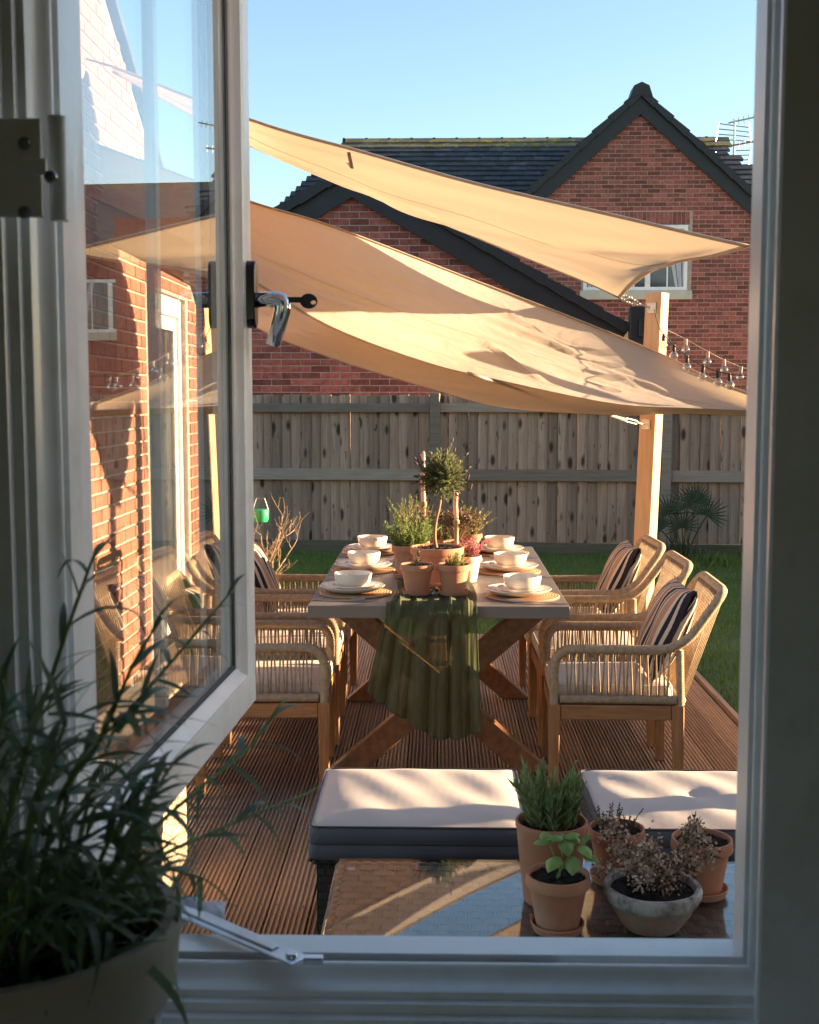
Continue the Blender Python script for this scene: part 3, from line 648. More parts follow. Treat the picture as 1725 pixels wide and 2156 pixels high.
# black box on the wall beside the garage eaves
b0, b1 = atY(1327, 645, 13.9), atY(1384, 738, 13.9)
bb = thing('wall_box', 'black square flue box on the brick wall behind the wooden post', 'flue box', ((b0.x + b1.x) / 2, 13.9, b1.z))
MB().cham(((b0.x + b1.x) / 2, 13.95, (b0.z + b1.z) / 2), (b1.x - b0.x, .12, b0.z - b1.z), .012).build('body', M['black'], bb, world=True)
c_ = atY(1362, 690, 13.87); MB().cham((c_.x, 13.87, c_.z), (.17, .05, .2), .01).build('cover', M['fascia'], bb, world=True)
MB().tube([c_ + Vector((.02, -.03, 0)), c_ + Vector((.12, -.09, 0))], .035, 10).build('outlet', M['galv'], bb, world=True, smooth=40)
MB().tube([((b0.x + b1.x) / 2, 13.98, b1.z), ((b0.x + b1.x) / 2, 13.98, ZL)], .04, 8).build('duct', M['black'], bb, world=True)
# ---- main house
YH = 21.8
ha = atY(1350, 188, YH)
house = thing('brick_house', 'tall red brick house gable with black verge and white upstairs window', 'house', (ha.x, YH, ZL))
fl = atY(1060, 430, YH); sl1 = (ha.z - atY(1110, 386, YH).z) / (ha.x - atY(1110, 386, YH).x); sl2 = (ha.z - atY(1577, 412, YH).z) / (atY(1577, 412, YH).x - ha.x)
slp = (sl1 + sl2) / 2
hL, hR = ha.x - 3.25, ha.x + 2.75
def htop(x): return ha.z - .16 - abs(x - ha.x) * slp
MB().prism([(hL + .25, ZL), (hR - .25, ZL), (hR - .25, htop(hR - .25)), (ha.x, htop(ha.x)), (hL + .25, htop(hL + .25))], 'y', YH + .06, YH + 3).build('wall', M['mortar'], house, world=True)
wn0, wn1 = atY(1230, 474, YH), atY(1447, 611, YH)
def hin(u, z):
    x = hL + .25 + u; z += ZL
    if z > htop(x) - .05 or u < 0 or x > hR - .25: return False
    if wn0.x - .03 < x < wn1.x + .03 and wn1.z - .17 < z < wn0.z + .24: return False
    return True
brickwall(house, (hL + .25, YH + .06, ZL), (1, 0, 0), (0, -1, 0), hR - hL - .5, 7.2, hin, M['brick'], lambda px, py: (1210 < px < 1590 and 240 < py < 480 and py > 250 + abs(px - 1348) * .93 and py < 415 + (px - 1200) * .26))
# soldier course over the window
so_m = mesh_only(MB().add(bm_.v, bm_.f), M['brick']); inv = house.matrix_basis.inverted(); x = wn0.x - .0
while x < wn1.x + .03:
    o = meshobj('brick', so_m, house, (x, YH + .06, wn0.z + .125), (0, PI / 2, 0)); o.matrix_parent_inverse = inv; x += .075
for fx in (hL, hR):
    verge(house, ha, Vector((fx, YH, ha.z - abs(fx - ha.x) * slp)), .05)
MB().prism([(ha.x - .2, ha.z - .16), (ha.x - .13, ha.z + .05), (ha.x, ha.z + .11), (ha.x + .13, ha.z + .05), (ha.x + .2, ha.z - .16), (ha.x, ha.z - .10)], 'y', YH - .09, YH + .3).build('ridge_end', M['fascia'], house, world=True)
MB().prism([(ha.x - .3, ha.z - .36), (ha.x, ha.z - .09), (ha.x + .3, ha.z - .36), (ha.x, ha.z - .42)], 'y', YH - .018, YH + .02).build('apex_board', M['fascia'], house, world=True)
wd = empty('window', ((wn0.x + wn1.x) / 2, YH, wn1.z)); wd.parent = house; wd.matrix_parent_inverse = inv
def housewin(par, x0, x1, z0, z1, y, div):
    f = MB(); t = .06
    f.bbox((x0, y, z0), (x1, y + .07, z0 + t)); f.bbox((x0, y, z1 - t), (x1, y + .07, z1)); f.bbox((x0, y, z0 + t), (x0 + t, y + .07, z1 - t)); f.bbox((x1 - t, y, z0 + t), (x1, y + .07, z1 - t))
    for dx in div: f.bbox((dx - .045, y, z0 + t), (dx + .045, y + .07, z1 - t))
    f.build('frame', M['upvc'], par, world=True)
    s = [x0] + list(div) + [x1]
    for a, b in zip(s[:-1], s[1:]):
        MB().bbox((a + .05, y + .03, z0 + .05), (b - .05, y + .04, z1 - .05)).build('pane', M['house_glass'], par, world=True)
        MB().bbox(((a + b) / 2 - .012, y + .02, z0 + .06), ((a + b) / 2 + .012, y + .029, z1 - .06)).build('glazing_bar', M['upvc'], par, world=True)
        G = []
        sd = 1 if b == x1 else -1
        for i in range(7):
            r_ = []
            for j in range(7):
                wv_ = .5 - .3 * (i / 6)
                xx = (b - .06 - (b - a) * wv_ * j / 6) if sd > 0 else (a + .06 + (b - a) * wv_ * j / 6)
                r_.append((xx, y + .0285 + .003 * math.sin(j * 2.1), lerp(z0 + .06, z1 - .06, 1 - i / 6)))
            G.append(r_)
        MB().grid(G).build('curtain', M['curtain'], par, world=True, smooth=True)
housewin(wd, wn0.x, wn1.x, wn1.z, wn0.z, YH + .01, [lerp(wn0.x, wn1.x, .36), lerp(wn0.x, wn1.x, .62)])
c0, c1 = atY(1222, 612, YH), atY(1457, 630, YH)
MB().bbox((c0.x, YH - .02, c1.z), (c1.x, YH + .10, c0.z)).build('cill', M['cill'], wd, world=True)
# gable roof planes running back
for sg, fx in ((1, hR), (-1, hL)):
    fz = ha.z - abs(fx - ha.x) * slp
    MB().add([(ha.x, YH, ha.z), (fx + sg * .1, YH, fz - .08), (fx + sg * .1, YH + 4.5, fz - .08), (ha.x, YH + 4.5, ha.z), (ha.x, YH, ha.z - .06), (fx + sg * .1, YH, fz - .14), (fx + sg * .1, YH + 4.5, fz - .14), (ha.x, YH + 4.5, ha.z - .06)],
             [(0, 1, 2, 3), (4, 7, 6, 5), (0, 4, 5, 1), (1, 5, 6, 2), (2, 6, 7, 3), (3, 7, 4, 0)]).build('roof', M['tile'], house, world=True)
# main roof, ridge along x
YR = 25.2
r0, r1 = atY(735, 297, YR), atY(1508, 296, YR); YE = 22.6; e0 = atY(585, 442, YE); zE = e0.z
wallm = MB().bbox((e0.x + .3, YE + .3, ZL), (hR + 1.4, YE + 5.0, zE)).build('wall', M['brick'], house, world=True)
sd = Vector((0, YR - YE, r0.z - zE)); LS = sd.length; sdn = sd.normalized(); nrm_ = Vector((0, -sdn.z, sdn.y))
XE1 = r1.x + .55
MB().add([(e0.x, YE, zE), (XE1, YE, zE), (r1.x, YR, r0.z), (r0.x, YR, r0.z), (e0.x, 2 * YR - YE, zE), (XE1, 2 * YR - YE, zE)], [(0, 1, 2, 3), (3, 2, 5, 4), (0, 3, 4), (1, 5, 2)]).build('roof_deck', M['fascia'], house, world=True)
rows = 14; tw = .333; R = Matrix((Vector((1, 0, 0)), sdn, nrm_)).transposed(); eul = R.to_euler()
tm = mesh_only(tiles_mesh(tw * .985, LS / rows * 1.22, .05), M['tile']); tl = mesh_only(tiles_mesh(tw * .985, LS / rows * 1.22, .05), M['lichen'])
rest = MB(); cnt = 0
for r in range(rows - 1, -1, -1):
    tt = r / rows; xa = lerp(e0.x, r0.x, tt) + .02; xb = lerp(XE1, r1.x, tt); off = (r % 2) * tw / 2
    x = xa
    while x < xb - .1:
        p = Vector((x, YE, zE)) + sdn * (LS * tt) + nrm_ * .02
        q = proj(p)
        if cnt < 290 and q[0] < 1600 and 590 < q[0] and q[1] < 445:
            o = meshobj('roof_tile', tl if r >= rows - 2 else tm, house, p, eul); o.matrix_parent_inverse = inv; cnt += 1
        else: rest.add([R @ Vector(v) + p for v in [tuple(a) for a in tm.vertices and [w.co[:] for w in tm.vertices]]], [tuple(f.vertices) for f in tm.polygons])
        x += tw
tag(rest.build('roof_tiles', M['tile'], house, world=True, fix=False), kind='stuff')
rm = mesh_only(MB().add([(0, -.13, -.09), (0, 0, .03), (0, .13, -.09), (.44, -.13, -.09), (.44, 0, .03), (.44, .13, -.09)], [(0, 3, 4, 1), (1, 4, 5, 2), (0, 1, 2), (5, 4, 3)]), M['lichen'])
rmc = mesh_only(MB().add([(0, -.14, -.08), (0, 0, .045), (0, .14, -.08), (.05, -.14, -.08), (.05, 0, .045), (.05, .14, -.08)], [(0, 3, 4, 1), (1, 4, 5, 2), (0, 1, 2), (5, 4, 3)]), M['fascia'])
x = r0.x - .1
while x < r1.x:
    o = meshobj('ridge_tile', rm, house, (x, YR, r0.z + .02)); o.matrix_parent_inverse = inv
    o = meshobj('ridge_clip', rmc, house, (x - .025, YR, r0.z + .02)); o.matrix_parent_inverse = inv; x += .45
# ---- neighbouring house to the right (its roof edge shows beside the frame)
YN = 26.0
n0 = atY(1562, 373, YN); nz = n0.z; nb = thing('neighbour_house', 'brick house with a lower lichened ridge to the right of the tall gable', 'house', (n0.x + 4, 23, ZL))
nX0, nX1 = hR + .9, n0.x + 9
MB().bbox((nX0, 23.0, ZL), (nX1, 28.5, 4.35)).build('wall', M['brick'], nb, world=True)
MB().add([(nX0 - .2, 22.7, 4.3), (nX1, 22.7, 4.3), (nX1, YN, nz), (n0.x - .6, YN, nz), (nX0 - .2, 29, 4.3), (nX1, 29, 4.3)], [(0, 1, 2, 3), (3, 2, 5, 4), (0, 3, 4), (1, 5, 2)]).build('roof', M['tile'], nb, world=True)
x = n0.x - .6; invn = nb.matrix_basis.inverted()
while x < nX1:
    o = meshobj('ridge_tile', rm, nb, (x, YN, nz + .02)); o.matrix_parent_inverse = invn; x += .45
nw = empty('window', (7.9, 22.9, 2.9)); nw.parent = nb; nw.matrix_parent_inverse = invn
housewin(nw, 7.0, 8.5, 2.75, 3.75, 22.93, [7.75]); MB().bbox((6.93, 22.9, 2.6), (8.57, 23.0, 2.75)).build('cill', M['cill'], nw, world=True)
# ---- television aerials
def aerial(base, h, label, tilt=.0, s=1.0):
    t = thing('television_aerial', label, 'aerial', base)
    MB().tube([(0, 0, 0), (tilt, 0, h)], .022 * s, 6).build('mast', M['galv'], t)
    b = MB(); b.tube([(tilt - .12, 0, h - .06), (tilt + .75, .1, h + .14)], .016, 5)
    for i in range(8):
        f = .12 + i * .115; c = Vector((lerp(tilt - .12, tilt + .75, f), .1 * f, lerp(h - .06, h + .14, f))); b.tube([c + Vector((-.02, -.12, -.09)), c + Vector((.02, .12, .09))], .007, 4)
    b.build('boom', M['galv'], t)
    for sg in (-1, 1):
        g = MB()
        for i in range(4): z = h * .30 + i * .11; g.tube([(-.02 + sg * .05, 0, h * .42 + sg * (.10 + .09 * i)), (sg * .02 - .36 + .02 * i, .05, h * .40 + sg * (.14 + .10 * i))], .010, 4); g.tube([(.02, 0, h * .42 + sg * (.10 + .09 * i)), (.34 - .02 * i, .05, h * .42 + sg * (.08 + .09 * i))], .010, 4)
        for xx in (-.34, .0, .33): g.tube([(xx, .04, h * .41 + sg * .1), (xx * .86, .05, h * .41 + sg * .46)], .010, 4)
        g.build('reflector', M['galv'], t)
    m2 = MB().tube([(-.12, 0, h * .40), (.52, -.2, h * .50)], .018, 5)
    for i in range(5): c = Vector((lerp(.1, .5, i / 4), -.16 * i / 4, h * lerp(.43, .5, i / 4))); m2.tube([c + Vector((0, 0, -.07)), c + Vector((0, 0, .07))], .007, 4)
    m2.build('lower_boom', M['brass'], t)
    return t
ab = atY(1545, 345, 24.5); aerial(ab, atY(1548, 252, 24.5).z - ab.z, 'metal television aerial on a mast behind the gable roof')
# ================================================================ SHADE SAILS AND POST
def sheet(name, rows, ncol, nsub, mat, parent, wr, world=True, thick=.0016):
    """rows: list of lists of 3d keys (same length); smooth surface through them with wrinkles wr(u,v)->normal offset"""
    C = [curve(r, ncol) for r in rows]; G = [[None] * ncol for _ in range(nsub)]
    for j in range(ncol):
        col = curve([C[i][j] for i in range(len(rows))], nsub) if len(rows) > 2 else [C[0][j].lerp(C[1][j], t / (nsub - 1)) for t in range(nsub)]
        for i in range(nsub): G[i][j] = col[i]
    H = [r[:] for r in G]
    for i in range(nsub):
        for j in range(ncol):
            a = G[min(i + 1, nsub - 1)][j] - G[max(i - 1, 0)][j]; b = G[i][min(j + 1, ncol - 1)] - G[i][max(j - 1, 0)]
            n = a.cross(b); n = n.normalized() if n.length > 1e-9 else Vector((0, 0, 1))
            H[i][j] = G[i][j] + n * wr(j / (ncol - 1), i / (nsub - 1))
    o = MB().grid(H).build(name, mat, parent, smooth=True, world=world, fix=False); return o, H
PY = 7.28
pb, pt = atY(1345, 1405, PY), atY(1385, 617, PY)
post = thing('sail_post', 'pale square pine post leaning slightly beside the right hand chairs', 'post', (pb.x, PY, ZL))
R_ = Matrix.Rotation(math.radians(-36), 3, 'Z'); pdir = (pt - pb); hw = .0505
V = []
for p in (Vector((pb.x - pdir.x / pdir.z * (pb.z - ZL), PY, ZL - .05)), pt):
    for q in ((-hw, -hw), (hw, -hw), (hw, hw), (-hw, hw)): V.append(p + R_ @ Vector((q[0], q[1], 0)))
MB().add(V, [(0, 3, 2, 1), (4, 5, 6, 7), (0, 1, 5, 4), (1, 2, 6, 5), (2, 3, 7, 6), (3, 0, 4, 7)]).build('timber', M['post'], post, world=True, bevel=.004, seg=2)
nl = R_ @ Vector((0, -1, 0)); sl_ax = R_ @ Vector((1, 0, 0))
def plate_at(px, py):
    c = atY(px, py, PY - .04); fac = (Vector((0, 0, 0)))
    ax = pb + pdir * ((c.z - pb.z) / pdir.z); c = ax + nl * (hw + .003) - sl_ax * .006
    Rm = Matrix((sl_ax, -nl, Vector((0, 0, 1)))).transposed()
    o = MB().box(c, (.055, .005, .06), Rm).build('eye_plate', M['galv'], post, world=True, bevel=.001)
    for a in (-.019, .019):
        for b in (-.021, .021): MB().tube([c + sl_ax * a + Vector((0, 0, b)), c + sl_ax * a + Vector((0, 0, b)) + nl * .006], .0045, 8).build('screw', M['screw'], o, world=True).matrix_parent_inverse = post.matrix_basis.inverted() @ Matrix.Identity(4)
    ring = [c + nl * (.016 + .012 * math.sin(k / 10 * 2 * PI)) + Vector((0, 0, .012 * math.cos(k / 10 * 2 * PI))) for k in range(11)]
    MB().tube(ring, .0035, 6, False).build('eye', M['galv'], o, world=True).matrix_parent_inverse = post.matrix_basis.inverted()
    return c + nl * .028
eye_top = plate_at(1378, 648); eye_low = plate_at(1352, 893)
def wrk(amp, sd=0):
    r = random.Random(sd); W = [(r.uniform(2, 7), r.uniform(3, 14), r.uniform(0, 6), r.uniform(.4, 1)) for _ in range(6)]
    return lambda u, v: amp * sum(a * math.sin(fu * u * PI + fv * v * PI + ph) for fu, fv, ph, a in W) / 3
# upper sail: triangle from the wing wall (left, high) to the post chain and to a lawn post (right)
us = thing('shade_sail', 'tan triangular shade sail stretched high above the table', 'shade sail', (0, 6, 2.2))
L_ = Vector((XW + .12, 6.0, 3.10)); RR = atY(1576, 518, 4.8); PP = atY(1304, 626, 7.16)
def yy(x): return lerp(6.0, 4.8, max(0, min(1, (x - 200) / 1376)))
top_e = [L_] + [atY(x, y, yy(x)) for x, y in ((540, 256), (757, 318), (1000, 386), (1300, 455), (1480, 497), (1576, 518))]
def yb(x): return lerp(6.0, 7.16, (x - 200) / 1104)
bot_e = [L_ + Vector((0, .02, -.02))] + [atY(x, y, yb(x)) for x, y in ((540, 312), (700, 372), (860, 440), (1080, 531), (1230, 592), (1304, 626))]
# the concave free edge between RR and PP closes the right-hand side
fe = [RR, atY(1500, 539, 5.3), atY(1430, 551, 5.8), atY(1372, 570, 6.3), atY(1332, 598, 6.75), PP]
NR = 33; NU = 80; T_, B_, E_ = curve(top_e, NU), curve(bot_e, NU), curve(fe, NR)
RI2 = [(rng.uniform(-.05, .45), rng.random(), 1.02, rng.choice((.0, 1.0, .9, .5)), rng.uniform(.03, .08), rng.choice((-1, 1)) * rng.uniform(.012, .028)) for _ in range(18)]
def crease2(u, v):
    h = 0
    for u0, v0, u1, v1, w, a in RI2:
        t = (u - u0) / (u1 - u0)
        if 0 < t < 1: d = (v - lerp(v0, v1, t)) / w; h += a * math.exp(-d * d) * math.sin(PI * t) ** .7
    return h
grid_ = []
for i in range(NR):
    v = i / (NR - 1); row = []
    for j in range(NU):
        u = j / (NU - 1); p = T_[j].lerp(B_[j], v); q = E_[i]; base = T_[-1].lerp(B_[-1], v); p = p + (q - base) * (u ** 7)
        p = p + Vector((0, 0, -.05 * math.sin(PI * v) * math.sin(PI * min(1, u * 1.05))))
        row.append(p)
    grid_.append(row)
wf = wrk(.010, 4)
for i in range(1, NR - 1):
    for j in range(1, NU):
        f = math.sin(PI * i / (NR - 1)) ; u = j / (NU - 1); grid_[i][j] = grid_[i][j] + Vector((0, .3, 1)) * (wf(u, i / (NR - 1)) + crease2(u, i / (NR - 1))) * f * min(1, (1 - u) * 7 + .2)
MB().grid(grid_).build('cloth', M['sail'], us, smooth=True, world=True, fix=False)
def hem(path, w, parent, name='hem', mat='sail'): return MB().tube(resample(path, .05), w, 8, flat=.45).build(name, M[mat], parent, smooth=True, world=True)
hem([grid_[0][j] for j in range(NU)], .016, us); hem([grid_[-1][j] for j in range(NU)], .012, us); hem([grid_[i][-1] for i in range(NR)], .013, us)
MB().tube([grid_[0][25] + Vector((.0, -.01, -.02)), grid_[0][25] + Vector((.01, .06, -.075)), grid_[6][25] + Vector((.02, 0, -.03))], .009, 6, flat=.3).build('tie_tape', M['sail'], us, world=True)
sp3 = thing('sail_post', 'pine post holding the high sail, standing on the lawn by the brick extension', 'post', (2.0, 3.5, ZL))
MB().cham((2.0, 3.5, 1.1), (.105, .105, 2.5), .005).build('timber', M['post'], sp3, world=True)
MB().tube([RR, Vector((1.95, 3.55, 2.24))], .005, 6).build('guy_rope', M['galv'], us, world=True)
MB().tube([L_, Vector((XW, 5.97, 3.13))], .006, 6).build('guy_rope', M['galv'], us, world=True)
# chain from the sail corner to the post
ch = thing('chain', 'doubled steel chain tying the high sail to the post top', 'chain', PP)
def chainlinks(a, b, n, sag):
    for k in range(n):
        t = (k + .5) / n; c = a.lerp(b, t) + Vector((0, 0, -sag * math.sin(PI * t))); d = (b - a).normalized(); u = Vector((0, 0, 1)) if k % 2 else d.cross(Vector((0, 0, 1))).normalized()
        L = (b - a).length / n * .82; P = []
        for q in range(13): an = 2 * PI * q / 12; P.append(c + d * math.cos(an) * L * .72 + u * math.sin(an) * .0085)
        MB().tube(P, .0032, 5, False).build('link', M['galv'], ch, world=True)
mid = PP.lerp(eye_top, .68)
chainlinks(PP, mid, 8, .012); chainlinks(PP + Vector((.01, 0, .014)), mid, 7, -.01)
MB().tube([mid, eye_top], .006, 6).build('hook', M['galv'], ch, world=True)
# lower sail
ls = thing('shade_sail', 'sunlit tan shade sail slung low across the deck, roped to the post', 'shade sail', (0, 6, 1.8))
U = [(206, 306), (400, 377), (540, 430), (700, 478), (1000, 592), (1200, 668), (1390, 746), (1500, 800), (1640, 852)]
Lw = [(206, 420), (400, 510), (545, 596), (700, 688), (900, 762), (1060, 801), (1290, 848), (1450, 858), (1640, 866)]
Lf = [(206, 500), (400, 600), (545, 692), (700, 754), (900, 816), (1065, 858), (1290, 871), (1450, 862), (1640, 868)]
def dep(k, i): return ([6.05, 6.2, 6.4, 6.65, 7.1, 7.2, 7.1, 7.0, 6.9], [6.05, 5.9, 5.85, 5.9, 6.1, 6.25, 6.5, 6.65, 6.8], [6.1, 6.3, 6.45, 6.6, 6.8, 6.9, 6.9, 6.85, 6.85])[k][i]
rU = [atY(x, y, dep(0, i)) for i, (x, y) in enumerate(U)]; rL = [atY(x, y, dep(1, i)) for i, (x, y) in enumerate(Lw)]; rF = [atY(x, y, dep(2, i)) for i, (x, y) in enumerate(Lf)]
N1 = 110; cU, cL, cF = curve(rU, N1), curve(rL, N1), curve(rF, N1); wf = wrk(.009, 11); wf2 = wrk(.008, 23); G = []
rk = random.Random(5)
# long tension creases: straight lines in the cloth running from one corner or edge point to another, tapering out
RID = [(lerp(-.1, .5, rk.random()), rk.random(), rk.uniform(.75, 1.02), lerp(.25, .95, rk.random()), rk.uniform(.012, .032), rk.choice((-1, 1)) * rk.uniform(.006, .016)) for _ in range(26)]
RID += [(.55, .55, .70, .92, .02, .03), (.62, .30, 1.0, .62, .03, .025), (.45, .75, .98, .80, .025, -.022), (.30, .85, .8, .95, .03, .02), (.2, .8, .66, 1.0, .03, -.02)]
def crease(u, v):
    h = 0
    for u0, v0, u1, v1, w, a in RID:
        t = (u - u0) / (u1 - u0)
        if 0 < t < 1: d = (v - lerp(v0, v1, t)) / w; h += 1.5 * a * math.exp(-d * d) * math.sin(PI * t) ** .7
    return h
for i in range(46):
    v = i / 45; G.append([cU[j].lerp(cL[j], v) + Vector((0, .10 * math.sin(PI * v), -.05 * math.sin(PI * v))) + Vector((.1, -.5, .6)) * (wf(j / (N1 - 1), v) + crease(j / (N1 - 1), v)) * math.sin(PI * min(1, v * .85 + .05)) * math.sin(PI * (j / (N1 - 1)) * .96 + .06) for j in range(N1)])
for i in range(1, 18):
    v = i / 17; G.append([cL[j].lerp(cF[j], v) + Vector((0, 0, -.03 * math.sin(PI * v) - .0)) + Vector((0, -.6, .3)) * (wf2(j / (N1 - 1), v) * 1.3 + .6 * crease(j / (N1 - 1), v)) * math.sin(PI * v) for j in range(N1)])
MB().grid(G).build('cloth', M['sail'], ls, smooth=True, world=True, fix=False)
hem([p + Vector((0, 0, .004)) for p in cU], .012, ls); hem(cF, .009, ls); hem([p + Vector((0, -.004, 0)) for p in cL], .008, ls)
rp0 = atY(985, 786, 6.12)
MB().tube(resample([rp0, atY(1150, 835, 6.5), atY(1318, 884, 7.0)], .1), .010, 8).build('edge_rope', M['sail'], ls, world=True, smooth=True)
sp2 = thing('sail_post', 'pine post holding the low sail, standing on the lawn right of the deck', 'post', (2.32, 6.85, ZL))
MB().cham((2.32, 6.85, .95), (.1, .1, 2.2), .005).build('timber', M['post'], sp2, world=True)
MB().tube([cU[-1], Vector((2.27, 6.84, 1.50))], .006, 6).build('guy_rope', M['galv'], ls, world=True)
MB().tube([cL[-1], cU[-1]], .02, 6).build('corner_patch', M['sail'], ls, world=True)
MB().tube([cU[0], Vector((XW, 6.0, 2.8))], .006, 6).build('guy_rope', M['galv'], ls, world=True)
for rr_ in (24,): MB().tube([p + Vector((0, -.001, 0)) for p in G[rr_][2:-2]], .0008, 5).build('seam', M['sail'], ls, world=True)
for rr_ in (14,): MB().tube([p + Vector((0, -.001, -.001)) for p in grid_[rr_][2:-3]], .0008, 5).build('seam', M['sail'], us, world=True)
tb = thing('turnbuckle', 'steel turnbuckle joining the low sail rope to the post', 'turnbuckle', atY(1330, 888, 7.1))
ta, tb_ = atY(1316, 883, 7.0), eye_low
u_ = (tb_ - ta).normalized(); w_ = u_.cross(Vector((0, 1, 0))).normalized()
for s_ in (-1, 1): MB().tube([ta + u_ * .012 + w_ * .009 * s_, ta.lerp(tb_, .62) + w_ * .009 * s_], .0042, 6).build('rod', M['galv'], tb, world=True)
MB().tube([ta - u_ * .01, ta + u_ * .016], .009, 8).build('nut', M['galv'], tb, world=True); MB().tube([ta.lerp(tb_, .58), ta.lerp(tb_, .68)], .009, 8).build('nut', M['galv'], tb, world=True)
MB().tube([ta.lerp(tb_, .66), tb_ + u_ * .006], .0045, 6).build('hook', M['galv'], tb, world=True)
# ---- festoon lights
def bulb(parent, p, tilt=(0, 0), dark=True):
    ax = Vector((tilt[0], tilt[1], -1)).normalized(); R = ax.to_track_quat('-Z', 'Y').to_matrix(); r = .0245
    s = MB().lathe([(.0, .004), (.008, .004), (.0085, -.004), (.010, -.008), (.010, -.034), (.0085, -.036), (0, -.036)], 10)
    o = MB().add([R @ Vector(v) + p for v in s.v], s.f).build('socket', M['cable'] if dark else M['cable2'], parent, world=True, smooth=40)
    g = MB().lathe([(.007, -.034)] + [(r * math.sin(a), -.034 - r - .003 - r * math.cos(a) * -1 * -1) for a in ()] + [(max(.0004, r * math.sin(PI * k / 10)), -.060 + r * math.cos(PI * k / 10)) for k in range(2, 11)], 14)
    b = MB().add([R @ Vector(v) + p for v in g.v], g.f).build('bulb', M['bulb'], parent, world=True, smooth=True)
    f = MB().tube([R @ Vector((.001, 0, -.038)) + p, R @ Vector((.003, 0, -.066)) + p], .0016, 5).build('filament', M['filament'], b); f.matrix_parent_inverse = parent.matrix_basis.inverted(); return b
def strand(name, label, keys, at, dark, mat):
    t = thing(name, label, 'string lights', keys[0]); c = curve(keys, 60)
    MB().tube(c, .0028, 5).build('cable', M[mat], t, world=True)
    for u in at:
        p = c[int(u * 59)]; bulb(t, p, (rng.uniform(-.12, .12), 0), dark)
s1 = [(1395, 690, 7.34), (1440, 712, 7.4), (1490, 740, 7.45), (1530, 760, 7.5), (1575, 778, 7.55), (1640, 800, 7.6)]
strand('string_lights', 'upper string of clear globe bulbs on a pale cable', [atY(*k) for k in s1], [.04, .23, .42, .58, .76, .93], False, 'cable2')
s2 = [(1378, 652, 7.16), (1389, 690, 7.12), (1405, 712, 7.1), (1432, 738, 7.0), (1462, 760, 6.9), (1494, 776, 6.8), (1525, 785, 6.7), (1560, 790, 6.6), (1640, 790, 6.4)]
strand('string_lights', 'lower string of clear globe bulbs on a black cable from the post', [atY(*k) for k in s2], [.22, .33, .45, .58, .70, .80, .92], True, 'cable')
